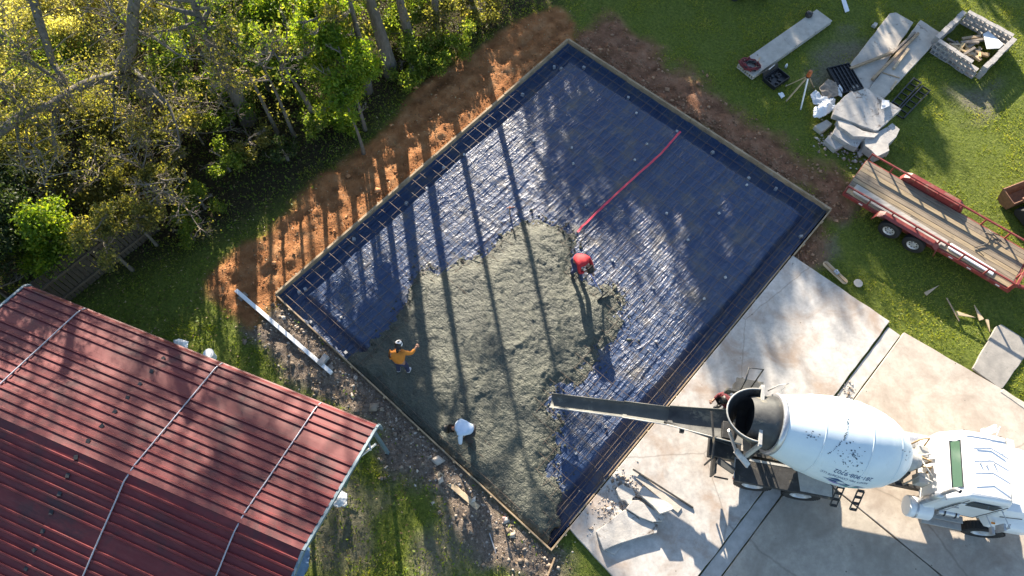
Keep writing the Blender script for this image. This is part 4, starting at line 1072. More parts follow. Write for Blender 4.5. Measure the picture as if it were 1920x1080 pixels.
# two pale slabs lying side by side
piece('concrete_slab', [(1587, 130), (1668, 25), (1680, 23), (1713, 42), (1622, 178), (1600, 185)], 0.0, 0.16, m_conc_old, 'long pale concrete slab with rounded corner left of the timber beams', 'concrete slab', amp=0.01)
piece('concrete_slab', [(1625, 172), (1726, 37), (1768, 64), (1659, 182), (1640, 186)], 0.0, 0.2, m_conc_old, 'long pale concrete slab under the timber beams beside the block pit', 'concrete slab', amp=0.01)
beams = [((1636, 148), (1722, 62), .10, 'long weathered timber beam lying lengthwise on the slab, nearest the pit'), ((1672, 100), (1716, 60), .09, 'dark old timber beam half across the gap between the slabs'), ((1594, 128), (1672, 98), .10, 'timber beam reaching from the left slab across the gap'), ((1676, 128), (1703, 92), .10, 'short square timber post lying on the right slab')]
for (a, bq, w, lab), mt in zip(beams, (m_wood, m_wood_grey, m_wood, m_wood_pale)):
    pa, pb = P(*a, .28), P(*bq, .28); thing_box('timber_beam', (pa.x, pa.y, .2), (pb.x, pb.y, .2 + random.uniform(0, .03)), w, w, mt, lab, 'timber beam')
pa, pb = P(1655, 136, .22), P(1687, 146, .22); thing_box('wood_strip', (pa.x, pa.y, .2), (pb.x, pb.y, .2), .05, .03, m_wood, 'thin wood strip lying across the slab below the beams', 'wood strip')
pa, pb = P(1671, 168, .22), P(1681, 152, .22); thing_box('wood_offcut', (pa.x, pa.y, .2), (pb.x, pb.y, .2), .09, .03, m_wood_pale, 'pale wood offcut at the near edge of the right slab', 'offcut')

# block pit
zp = 0.62
PC = [P(1756, 72, zp), P(1812, 18, zp), P(1906, 68, zp), P(1846, 128, zp)]
pit = empty('block_pit', (PC[0].x, PC[0].y, 0), 0, 'square pit of stacked grey concrete blocks laid with cores facing out', 'block pit')
bm_ = MB()
bm_.box((0, 0, 0.0825), (0.39, 0.19, 0.03)).box((0, 0, -0.0825), (0.39, 0.19, 0.03))
for x in (-0.1775, 0, 0.1775): bm_.box((x, 0, 0), (0.035, 0.188, 0.135))
blk = bm_.mesh('block')
m_blk = M('block_concrete', (0.42, 0.40, 0.38), (0.28, 0.265, 0.25), 9, 0.9, 0.4)
blk.materials.append(m_blk)
for i in range(4):
    a, bq = PC[i], PC[(i + 1) % 4]; d = (bq - a); d.z = 0; L = d.length - 0.2; d.normalize(); ang = math.atan2(d.y, d.x)
    n_ = max(1, round(L / 0.402)); st = L / n_
    for c_ in range(3):
        for k in range(n_):
            if c_ == 2 and random.random() < 0.06: continue
            q = a - PC[0] + d * (0.1 + st * (k + 0.5) + (0.05 if c_ % 2 else 0)); nrm = Vector((d.y, -d.x, 0))
            q = q + nrm * random.uniform(-0.025, 0.025)
            o = link('block', blk, None, pit, (q.x, q.y, 0.10 + c_ * 0.2))
            o.rotation_euler = (random.uniform(-.015, .015), 0, ang + random.uniform(-.05, .05)); s_ = st / 0.402; o.scale = (min(s_, 1.0), 1, 1)
pcx = sum((p for p in PC), Vector()) / 4
m_scrap = [m_wood, m_wood_pale, m_wood_grey, M('yellow_pine', (0.55, 0.40, 0.20), (0.40, 0.28, 0.14), 4, 0.75, 0.2, stretch=(1, 8, 8))]
rr = random.Random(12)
scr_lab = ['pale sawn timber offcut among the scrap in the block pit', 'brown scrap timber in the block pit', 'grey weathered timber offcut in the block pit', 'yellow pine offcut in the block pit']
for i in range(24):
    L = rr.uniform(0.4, 1.0); a = rr.uniform(0, 6.28); t = (rr.uniform(-.62, .45), rr.uniform(-.6, .5))
    c_ = Vector((pcx.x + t[0], pcx.y + t[1], 0.05 + (i // 8) * 0.09)); dv = Vector((math.cos(a), math.sin(a), rr.uniform(-.15, .15))) * L / 2
    k = rr.randrange(4)
    thing_box('scrap_timber', c_ - dv, c_ + dv, rr.choice((.09, .14, .1)), rr.choice((.04, .09)), m_scrap[k], ['brown scrap timber jumbled in the block pit', 'pale scrap timber jumbled in the block pit', 'grey scrap timber jumbled in the block pit', 'yellow pine offcut jumbled in the block pit'][k], 'scrap timber', ['brown', 'pale', 'grey', 'yellow'][k] + ' scrap timber in the pit')
piece('scrap_sheet', [(1846, 60), (1856, 54), (1880, 85), (1872, 93), (1850, 92)], 0.38, 0.42, m_white_plastic, 'pale blue white panel thrown on the scrap timber in the block pit', 'panel', tilt=(0.1, -0.15))

# tool cases, grates, tripod
def tool_case():
    q = P(1455, 148, .1); root = empty('tool_case', (q.x, q.y, 0), math.radians(38), 'open black plastic tool case on the grass below the hollow slab', 'tool case')
    mb = MB().box((0, 0, 0.03), (0.85, 0.62, 0.05))
    for s in (-1, 1): mb.box((0, s * 0.30, 0.12), (0.85, 0.03, 0.16)); mb.box((s * 0.42, 0, 0.12), (0.03, 0.58, 0.16))
    mb.build('tray', m_black, root, bevel=0.01)
    mb = MB(); r_ = random.Random(2)
    for k in range(16): mb.box((r_.uniform(-.33, .33), r_.uniform(-.22, .22), 0.09), (r_.uniform(.06, .2), r_.uniform(.03, .08), .06), Matrix.Rotation(r_.uniform(0, 3), 3, 'Z'))
    mb.build('tool_insert', m_dark_steel, root)
    MB().box((0.02, 0.36, 0.2), (0.85, 0.05, 0.3), Matrix.Rotation(-0.5, 3, 'X')).build('lid', m_black, root, bevel=0.01)
    MB().tube([(-.1, .40, .33), (.25, .42, .36)], 0.02, 6).build('handle', m_steel, root)
tool_case()
q = P(1475, 122, .15); o = MB().lathe([(0, 0), (0, .05), (.14, .05), (.17, .03), (.2, .03), (.2, 0)], (0, 0, 0), (0, 0, 1), 12).build('bottle', m_white_plastic, None, smooth=True); o.location = (q.x, q.y, 0.0); tag(o, 'small white bottle standing by the open tool case', 'bottle')
piece('rag', [(1459, 174), (1466, 172), (1472, 180), (1466, 184)], 0.0, 0.05, m_white_plastic, 'crumpled white rag on the grass beside the tripod', 'rag', amp=0.03, step=.06)
def black_tray():
    pts = [P(1551, 132, .25), P(1587, 118, .25), P(1616, 162, .25), P(1586, 172, .25)]
    c = sum(pts, Vector()) / 4; d = pts[2] - pts[1]; ang = math.atan2(d.y, d.x); L = d.length; W = (pts[1] - pts[0]).length
    root = empty('black_tray', (c.x, c.y, 0.14), ang, 'large ribbed black plastic tray leaning on the end of the slabs', 'tray'); root.rotation_euler = (0.0, 0.06, ang)
    mb = MB().box((0, 0, 0.02), (L, W, 0.04)); mb.build('tray_base', m_black, root)
    for k in range(6): MB().box((0, -W / 2 + W * (k + .5) / 6, 0.07), (L * .96, 0.035, 0.06)).build('rib', m_black, root)
    for k in range(7): MB().box((-L / 2 + L * (k + .5) / 7, 0, 0.055), (0.03, W * .96, 0.03)).build('rib', m_black, root)
    for s in (-1, 1): MB().box((s * L / 2, 0, 0.07), (0.03, W + .03, 0.12)).build('side', m_black, root); MB().box((0, s * W / 2, 0.07), (L - .03, 0.03, 0.12)).build('side', m_black, root)
black_tray()
def grate(px, label):
    pts = [P(x, y, .12) for x, y in px]; d = pts[1] - pts[0]; L = d.length; ang = math.atan2(d.y, d.x); W = (pts[2] - pts[1]).length; c = sum(pts, Vector()) / 4
    root = empty('ladder_rack', (c.x, c.y, 0.02), ang, label, 'ladder rack')
    for s in (-1, 1): MB().box((0, s * W / 2, 0.06), (L, 0.045, 0.10)).build('side_bar', m_black, root)
    for k in range(7): MB().box((-L / 2 + L * k / 6, 0, 0.05), (0.03, W - .05, 0.05)).build('rung', m_black, root)
grate([(1681, 212), (1731, 160), (1746, 168), (1692, 222)], 'black steel ladder frame on the grass, the one farther from the slab')
grate([(1666, 198), (1714, 145), (1728, 153), (1680, 208)], 'black steel ladder frame on the grass, close against the slab')
def tripod():
    top = P(1516, 142, 1.35); feet = [P(1473, 162), P(1474, 190), P(1501, 206), P(1529, 162)]
    c = Vector((top.x, top.y, 0)); root = empty('laser_tripod', c, 0, 'wooden survey tripod with an orange laser level on top', 'tripod')
    for i, f_ in enumerate(feet):
        d = Vector((f_.x - c.x, f_.y - c.y, 0))
        if i == 3: d = d * 0.9
        lm = m_wood_pale if i != 2 else m_white
        if i == 3: lm = m_wood
        leg = MB().bar((d.x * .04, d.y * .04, 1.3), (d.x, d.y, 0.01), 0.05, 0.035).build('leg', lm, root)
        MB().tube([(d.x, d.y, -0.03), (d.x * .97, d.y * .97, 0.08)], [0.008, 0.03], 6).build('foot', m_steel, leg)
    m_or = M('orange_plastic', (0.50, 0.13, 0.03), (0.36, 0.09, 0.02), 8, 0.5, 0.05)
    MB().lathe([(0, 0), (0, .09), (.04, .1), (.05, .05), (.06, .05)], (0, 0, 1.29), (0, 0, 1), 14).build('tripod_head', m_dark_steel, root)
    MB().lathe([(0, 0), (0, .085), (.14, .085), (.17, .06), (.19, .075), (.24, .07), (.25, 0)], (0, 0, 1.345), (0, 0, 1), 16).build('laser_level', m_or, root, auto=0.6)
tripod()

# sheets, broken slabs, debris piles
def sheet(name, px, zf, mat, label, cat, seed=0, n=18, amp=0.06, z_off=0.0, thick=0.006, drop=0.0):
    """crumpled sheet or bag: outline surveyed, filled with a folded surface"""
    pts = [P(x, y, zf) for x, y in px]; c = sum(pts, Vector()) / len(pts)
    poly = [(p.x - c.x, p.y - c.y) for p in pts]
    xs = np.linspace(min(p[0] for p in poly), max(p[0] for p in poly), n * 2); ys = np.linspace(min(p[1] for p in poly), max(p[1] for p in poly), n * 2)
    X, Y = np.meshgrid(xs, ys, indexing='ij'); sd_ = sdist(X, Y, poly)
    rid_ = 1 - np.abs(2 * fbm(X * 3 + seed, Y * 3, 3, seed) - 1)
    Z = amp * rid_ * 1.6 + sstep(sd_, -.02, .25) * drop + amp * .5 * fbm(X * 9, Y * 9, 2, seed + 3)
    I = np.arange(X.size).reshape(X.shape); F_ = np.stack([I[:-1, :-1], I[1:, :-1], I[1:, 1:], I[:-1, 1:]], -1).reshape(-1, 4)
    kp = (sd_[:-1, :-1] > 0) & (sd_[1:, 1:] > 0) & (sd_[1:, :-1] > 0) & (sd_[:-1, 1:] > 0); F_ = F_[kp.ravel()]
    u = np.unique(F_); rm = -np.ones(X.size, int); rm[u] = np.arange(len(u))
    me = np_mesh(name, np.stack([X, Y, Z], -1).reshape(-1, 3)[u], rm[F_], True)
    o = link(name, me, mat, None, (c.x, c.y, zf - amp + z_off))
    sm = o.modifiers.new('thickness', 'SOLIDIFY'); sm.thickness = thick; sm.offset = -1
    return tag(o, label, cat)
m_poly_w = M('white_polythene', (0.66, 0.68, 0.70), (0.50, 0.52, 0.55), 4, 0.4, 0.3)
m_paper = M('brown_paper', (0.30, 0.25, 0.20), (0.20, 0.165, 0.13), 6, 0.8, 0.2)
sheet('plastic_bag', [(1518, 178), (1528, 170), (1545, 180), (1565, 182), (1560, 205), (1540, 200), (1525, 195)], 0.22, m_poly_w, 'crumpled bluish white plastic bag above the white sack', 'plastic bag', 3, amp=.10, thick=.02)
sheet('paper_sack', [(1535, 165), (1552, 148), (1570, 158), (1572, 182), (1550, 186), (1540, 180)], 0.2, m_paper, 'torn brown paper sack on the plastic between tripod and tray', 'paper sack', 5, amp=.08, thick=.02)
sheet('plastic_sack', [(1524, 205), (1540, 193), (1566, 188), (1568, 205), (1548, 218), (1528, 224), (1522, 222)], 0.3, m_white_plastic, 'full white plastic sack beside the top broken slab', 'sack', 8, amp=.13, thick=.05, drop=.12)
sheet('plastic_scrap', [(1567, 165), (1574, 158), (1580, 170), (1578, 184), (1570, 180)], 0.2, m_poly_w, 'small blue white plastic scrap below the black tray', 'plastic', 9, amp=.06, thick=.02)
piece('broken_slab', [(1564, 212), (1568, 196), (1582, 182), (1596, 172), (1600, 176), (1622, 168), (1636, 176), (1690, 205), (1650, 240), (1643, 241)], 0.46, 0.70, m_conc_white, 'largest broken slab tilted on top of the rubble pile above the trailer', 'broken slab', amp=0.015, tilt=(0.03, 0.12), seed=3)
piece('broken_slab', [(1570, 224), (1590, 228), (1618, 245), (1648, 250), (1640, 258), (1600, 256), (1575, 238)], 0.26, 0.55, m_conc_white, 'broken slab wedged under the big tilted slab', 'broken slab', amp=0.03, seed=4)
piece('broken_slab', [(1575, 224), (1592, 233), (1620, 249), (1623, 253), (1608, 276), (1596, 272), (1561, 252)], 0.12, 0.40, m_conc_white, 'broken slab with a sagging edge at the front of the rubble pile', 'broken slab', amp=0.02, seed=5, tilt=(-.05, .05))
piece('broken_slab', [(1546, 263), (1560, 248), (1584, 264), (1582, 272), (1567, 281)], 0.0, 0.22, m_conc_white, 'small cut slab lying at the lower left of the rubble pile', 'broken slab', amp=0.015, seed=6)
piece('broken_slab', [(1622, 256), (1650, 245), (1672, 232), (1686, 244), (1680, 258), (1666, 270), (1668, 282), (1646, 292), (1624, 272)], 0.12, 0.50, m_conc_white, 'jagged broken slab at the lower right of the rubble pile', 'broken slab', amp=0.03, seed=7, tilt=(.06, .03))
piece('concrete_block', [(1527, 236), (1550, 224), (1561, 232), (1541, 247)], 0.0, 0.2, m_conc_old, 'grey concrete block on the grass below the white sack', 'concrete block', amp=0.015, seed=8)
piece('concrete_chunk', [(1608, 285), (1613, 278), (1618, 290), (1612, 294)], 0.0, 0.1, m_conc_old, 'small concrete chunk in front of the rubble pile near the trailer corner', 'concrete chunk', amp=.02, step=.08)
piece('white_stone', [(1635, 46), (1640, 41), (1646, 43), (1642, 50)], 0.0, 0.12, m_conc_white, 'pale stone on the grass at the left of the left slab', 'stone', amp=.03, step=.08)
piece('sheet_metal_strip', [(1576, -6), (1585, -4), (1593, 20), (1585, 23)], 0.0, 0.03, m_white_plastic, 'bluish metal strip lying on the grass at the top edge', 'metal strip')
sheet('paper_cover', [(1653, 187), (1668, 188), (1668, 200), (1652, 205)], 0.80, m_poly_w, 'small white paper weighed down on the tilted broken slab', 'paper', 11, amp=.03, thick=.012)
thing_box('wood_offcut', (*P(1658, 296)[:2], .02), (*P(1664, 288)[:2], .06), .05, .03, m_wood_pale, 'short pale wood offcut by the trailer corner under the jagged slab', 'offcut')
# right-hand grass things
piece('concrete_slab', [(1824, 690), (1868, 612), (1878, 608), (1938, 646), (1880, 728), (1874, 728)], 0.0, 0.09, M('grey_slab', (0.33, 0.31, 0.28), (0.21, 0.20, 0.185), 3, 0.85, 0.3, stain=(0.10, 0.095, 0.08), stain_scale=2, stain_at=0.6), 'grey concrete slab lying on the grass at the right edge by the driveway', 'concrete slab', amp=0.012)
piece('concrete_kerb', [(1876, 735), (1882, 729), (1935, 765), (1930, 772)], 0.0, 0.11, m_conc_old, 'concrete edging strip below the grey slab', 'kerb', amp=.01)
def wedge(px, z, label):
    return piece('wood_wedge', px, 0.02, z, m_wood_pale, label, 'wood wedge', 'wood wedges on the grass', bevel=0.003)
wedge([(1733, 548), (1738, 554), (1762, 534)], .06, 'wood wedge alone on the grass, farthest left of the four')
wedge([(1794, 583), (1796, 591), (1830, 595)], .06, 'flat wood wedge with its point to the right, touching the stick')
wedge([(1827, 571), (1837, 601), (1845, 598)], .06, 'wood wedge pointing up between two other wedges')
wedge([(1848, 599), (1854, 598), (1857, 622)], .06, 'wood wedge pointing down towards the grey slab')
pa, pb = P(1774, 559), P(1798, 603); thing_box('wood_stick', (pa.x, pa.y, .015), (pb.x, pb.y, .015), .05, .025, m_wood, 'thin brown wood stick lying among the wedges', 'stick')
def float_tool():
    a, bq = P(1544, 492, .1), P(1587, 532, .1); d = bq - a; ang = math.atan2(d.y, d.x); L = d.length
    root = empty('bull_float', ((a.x + bq.x) / 2, (a.y + bq.y) / 2, 0.11), ang, 'long wooden bull float resting half over the driveway edge', 'bull float')
    n_ = 8; pts = [(L / 2 - .1 + .1 * math.cos(t), .11 * math.sin(t)) for t in np.linspace(-math.pi / 2, math.pi / 2, n_)] + [(-L / 2 + .1 + .1 * math.cos(t), .11 * math.sin(t)) for t in np.linspace(math.pi / 2, 3 * math.pi / 2, n_)]
    MB().prism(pts, 0, 0.03).build('blade', m_wood_pale, root)
    MB().box((0, 0, 0.055), (L * .9, 0.06, 0.05)).build('stiffener', m_wood, root); MB().box((0.02, 0, 0.095), (0.16, 0.14, 0.03)).tube([(0.02, 0, .1), (0.0, 0.0, .2)], 0.03, 8).build('bracket', m_steel, root)
float_tool()
q = P(1608, 532); o = MB().lathe([(0, 0), (0, .15), (.03, .15), (.05, .06), (.05, 0)], (0, 0, 0), (0, 0, 1), 20).build('paver_disc', m_conc_old, None, auto=.6); o.location = (q.x, q.y, 0.03); tag(o, 'small round grey disc on the grass by the bull float', 'disc')

# driveway debris: broken slabs near the pad corner
dz = 0.10
piece('broken_slab', [(1118, 996), (1172, 955), (1186, 964), (1222, 980), (1234, 980), (1232, 999), (1196, 1008), (1165, 1018), (1132, 1032)], dz, dz + .16, m_conc_white, 'large flat broken slab on the driveway near the pad corner', 'broken slab', amp=0.02, seed=11)
piece('broken_slab', [(1132, 1030), (1163, 1018), (1166, 1022), (1153, 1040)], dz, dz + .06, m_conc_white, 'small broken slab corner below the large flat slab', 'broken slab', amp=.012, seed=12)
piece('broken_slab', [(1207, 909), (1222, 922), (1258, 947), (1262, 955), (1256, 958), (1237, 964), (1224, 948), (1199, 924)], dz + .18, dz + .38, m_conc_white, 'broken slab tilted on top of the driveway rubble', 'broken slab', amp=.015, seed=13, tilt=(.15, -.12))
piece('broken_slab', [(1174, 953), (1186, 938), (1199, 938), (1224, 955), (1248, 966), (1244, 976), (1224, 979), (1200, 970)], dz, dz + .24, m_conc_white, 'broken slab under the tilted one on the driveway', 'broken slab', amp=.03, seed=14)
piece('broken_slab', [(1155, 918), (1168, 908), (1185, 915), (1192, 930), (1178, 946), (1160, 930)], dz, dz + .2, m_conc_white, 'crumbled concrete lump at the top of the driveway rubble', 'concrete lump', amp=.04, step=.1, seed=15)
thing_box('grey_plank', (*P(1196, 892, .15)[:2], dz + .003), (*P(1275, 957, .15)[:2], dz + .003), .2, .04, m_conc_old, 'long grey plank behind the driveway rubble', 'plank')
thing_box('steel_bar', (*P(1186, 880, .15)[:2], dz + .06), (*P(1300, 952, .15)[:2], dz + .003), .05, .05, m_frame, 'long dark steel bar beside the grey plank on the driveway', 'steel bar')
# left-hand debris
a, bq = P(443, 545, .1), P(622, 700, .1)
root = empty('white_pipe', ((a.x + bq.x) / 2, (a.y + bq.y) / 2, 0.0), math.atan2(bq.y - a.y, bq.x - a.x), 'long white square beam lying outside the left corner of the pad', 'beam')
L = (bq - a).length; MB().box((0, 0, 0.11), (L, 0.13, 0.11)).build('beam_body', m_white, root, bevel=.01); root.name = 'white_beam'
MB().box((L / 2 - .2, 0, 0.03), (0.2, 0.4, 0.05)).build('foot_block', m_wood_grey, root); MB().box((-L / 2 + .3, 0, 0.03), (0.2, 0.3, 0.05)).build('foot_block', m_wood_grey, root)
o = MB().box((0, 0, .1), (.38, .19, .19)).build('cinder_block', m_blk, None, bevel=.01); q = P(608, 678); o.location = (q.x, q.y, 0.02); o.rotation_euler = (0, 0, 1.0); tag(o, 'grey cinder block beside the end of the white beam', 'cinder block')
thing_box('plank', (*P(820, 887, .05)[:2], .03), (*P(897, 953, .05)[:2], .05), .16, .04, m_wood_pale, 'pale plank lying on the rubble below the pad', 'plank')
thing_box('edging_board', (*P(1040, 1046, .1)[:2], .0), (*P(1022, 1092, .1)[:2], .0), .05, .12, m_wood, 'brown board on edge below the bottom corner of the pad', 'board')
o = MB().tube([(0, 0, 0.03), (*(P(938, 1062) - P(917, 998))[:2], 0.03)], 0.018, 6).build('thin_pipe', m_steel, None); o.location = P(917, 998); tag(o, 'thin metal pipe lying on the gravel', 'pipe')
o = MB().tube([(0, 0, 0.0), (.02, .05, .35)], [0.02, 0.03], 6).box((.02, .06, .38), (.09, .05, .08)).build('marker_stake', M('red_white', (0.7, 0.25, 0.2), (0.6, 0.5, 0.45), 20, 0.6, 0), None); o.location = P(944, 978); tag(o, 'small red and white marker stake in the gravel', 'marker stake')
sheet('white_sack', [(326, 640), (338, 636), (356, 642), (352, 656), (330, 652)], 0.35, m_white_plastic, 'white sack beside the roof edge of the red shed', 'sack', 21, amp=.12, thick=.05, drop=.15)
def bucket(px, py, label):
    q = P(px, py, .35); root = empty('bucket', (q.x, q.y, 0.02), 0.3, label, 'bucket')
    MB().lathe([(0, 0), (0, .13), (.36, .155), (.37, .165), (.35, .165), (.34, .145), (.03, .12), (.03, 0)], (0, 0, 0), (0, 0, 1), 22).build('pail', m_white_plastic, root, auto=.6)
    MB().tube([(.165, 0, .33), (.12, .12, .3), (0, .19, .26), (-.12, .12, .3), (-.165, 0, .33)], .006, 5).build('handle', m_steel, root)
    MB().lathe([(0, 0), (0, .17), (.02, .17), (.025, 0)], (0, 0, .37), (0, 0, 1), 22).build('lid', m_white, root)
bucket(392, 664, 'white lidded bucket beside the roof edge of the red shed')
sheet('blue_tarp', [(548, 1085), (553, 1060), (566, 1030), (576, 1015), (584, 1030), (582, 1060), (570, 1088)], 0.9, M('blue_tarp_cloth', (0.12, 0.22, 0.38), (0.07, 0.13, 0.24), 5, 0.5, 0.2), 'crumpled blue tarpaulin bundle under the shed gable', 'tarpaulin', 23, amp=.2, thick=.05, drop=.4)
sheet('cement_bags', [(628, 930), (640, 918), (650, 924), (652, 948), (636, 952), (624, 948)], 0.3, m_poly_w, 'heap of pale plastic bags beside the shed gable', 'bags', 25, amp=.15, thick=.05, drop=.12)
piece('glass_sheet', [(640, 908), (655, 882), (660, 885), (648, 915)], 0.25, 0.28, m_glass, 'greenish pane leaning by the shed gable', 'pane', tilt=(.3, .3))

# red marking tape, grade stake, loader, mower
m_tape = M('red_tape', (0.62, 0.05, 0.09), (0.48, 0.03, 0.06), 6, 0.45, 0.1)
tp = [(1276, 246), (1262, 262), (1240, 287), (1215, 310), (1196, 326), (1170, 350), (1140, 378), (1112, 405), (1092, 424), (1080, 438)]
mb = MB(); prev = None; rr = random.Random(4); vs = []
for i, (x, y) in enumerate(tp):
    q = P(x, y, .14); vs.append(q)
tape_o = vs[0].copy(); pts = []
for i in range(len(vs) - 1):
    for k in range(4):
        q = vs[i].lerp(vs[i + 1], k / 4) - tape_o; pts.append(Vector((q.x + rr.uniform(-.004, .004), q.y + rr.uniform(-.004, .004), rr.uniform(-.012, .012))))
d = (vs[-1] - vs[0]).normalized(); sd_ = Vector((-d.y, d.x, 0)); W_ = []; 
for i, p in enumerate(pts): W_ += [p + sd_ * (0.038 + rr.uniform(-.006, .006)) + Vector((0, 0, rr.uniform(-.01, .01))), p - sd_ * (0.038 + rr.uniform(-.006, .006))]
mb.add(W_, [(2 * i, 2 * i + 1, 2 * i + 3, 2 * i + 2) for i in range(len(pts) - 1)])
o = mb.build('red_tape', m_tape, None); o.location = tape_o; sm = o.modifiers.new('thickness', 'SOLIDIFY'); sm.thickness = .012
tag(o, 'flat red tape stretched across the blue sheet', 'tape')
q = P(956, 402); root = empty('grade_stake', (q.x, q.y, 0), 0, 'wooden grade stake with a reddish top standing in the pad', 'stake')
MB().box((0, 0, .2), (.045, .045, .5)).build('post', m_wood, root); MB().box((0, 0, .46), (.06, .06, .06)).tube([(-.12, 0, .42), (.16, .03, .44)], .014, 6).build('stake_top', M('red_brown', (0.32, 0.10, 0.06), (0.2, 0.06, 0.04), 9, .7, 0), root)
def loader():
    a = P(1882, 356, .55); bq = P(1926, 339, .55); ang = math.atan2(bq.y - a.y, bq.x - a.x)
    root = empty('track_loader', (a.x, a.y, 0), ang, 'compact track loader with a rusty bucket at the right edge', 'track loader')
    W_ = 1.75; pr = [(0.02, .56), (-.10, .12), (-.28, .06), (-.55, .10), (-.60, .50)]
    bo = MB(); vs = [(x, y, z) for x in (0, W_) for y, z in pr]
    bo.add(vs, [(i, i + 1, 5 + i + 1, 5 + i) for i in range(4)])
    for x in (0, W_): bo.add([(x, y, z) for y, z in pr], [(0, 1, 2, 3, 4)])
    o = bo.build('bucket', m_rust, root); sm = o.modifiers.new('thickness', 'SOLIDIFY'); sm.thickness = .035
    MB().tube([(0, .02, .56), (W_, .02, .56)], .025, 6).tube([(0, -.6, .5), (W_, -.6, .5)], .025, 6).build('bucket_lip', m_wood_pale if False else m_rust, o)
    for x in (0.12, 1.28):
        pf = [(-.72, .25), (-.80, .08), (-2.3, .06), (-2.5, .25), (-2.3, .52), (-1.0, .58)]
        tm = MB().add([(x, y, z) for y, z in pf] + [(x + .36, y, z) for y, z in pf], [(5, 4, 3, 2, 1, 0), (6, 7, 8, 9, 10, 11)] + [(i, (i + 1) % 6, 6 + (i + 1) % 6, 6 + i) for i in range(6)])
        t_ = tm.build('track', m_tyre, root, bevel=.03)
        for k in range(9): MB().box((x + .18, -1.0 - k * .16, .585 - k * .006), (.37, .06, .05)).build('track_pad', m_tyre, t_)
    MB().box((.88, -1.5, .85), (.8, 1.5, .7)).build('body', m_hopper, root, bevel=.05)
    for x in (.42, 1.33): MB().bar((x, -2.1, 1.2), (x, -.55, .5), .1, .14).build('lift_arm', m_rust, root)
loader()
def mower():
    q = P(1398, -26, .3); root = empty('red_mower', (q.x, q.y, 0), math.radians(5), 'red ride-on mower just showing at the top edge', 'mower')
    m_r = M('mower_red', (0.45, 0.02, 0.05), (0.35, 0.015, 0.04), 4, 0.3, 0.02)
    loft([[(-.6, y, z) for y, z in ((-.3, .3), (-.25, .6), (.25, .6), (.3, .3))], [(-.2, y, z) for y, z in ((-.33, .3), (-.28, .75), (.28, .75), (.33, .3))], [(.4, y, z) for y, z in ((-.33, .3), (-.28, .7), (.28, .7), (.33, .3))]], 'bonnet', m_r, root, bevel=.03)
    MB().box((.05, 0, .2), (1.0, .95, .14)).build('mower_deck', m_r, root, bevel=.03); MB().box((.75, 0, .55), (.4, .5, .4)).build('seat', m_black, root, bevel=.05)
    for x, y, r_ in ((-.5, .42, .2), (-.5, -.42, .2), (.75, .45, .28), (.75, -.45, .28)): MB().lathe([(-.1, 0), (-.1, r_), (.1, r_), (.1, 0)], (x, y, r_), (0, 1, 0), 16).build('wheel', m_tyre, root)
mower()

# weathered leaves and concrete crumbs are added with the ground cover below
# ------------------------------------------------------------------ people
def skin(name, pts, edges, radii, mat, parent, sub=1):
    me = bpy.data.meshes.new(name); me.from_pydata([tuple(p) for p in pts], edges, []); me.update()
    o = link(name, me, mat, parent)
    sk = o.modifiers.new('skin', 'SKIN'); sk.use_smooth_shade = True
    lay = me.skin_vertices[0] if len(me.skin_vertices) else None
    if lay is None:
        bpy.context.view_layer.objects.active = o; lay = me.skin_vertices[0]
    for i, r in enumerate(radii):
        lay.data[i].radius = (r, r) if not isinstance(r, tuple) else r
        lay.data[i].use_root = (i == 0)
    s = o.modifiers.new('sub', 'SUBSURF'); s.levels = sub; s.render_levels = sub
    return o
m_skin = M('skin', (0.36, 0.19, 0.12), (0.30, 0.155, 0.10), 9, 0.55, 0)
m_hair = M('black_hair', (0.018, 0.014, 0.012), (0.010, 0.009, 0.008), 20, 0.5, 0.2)
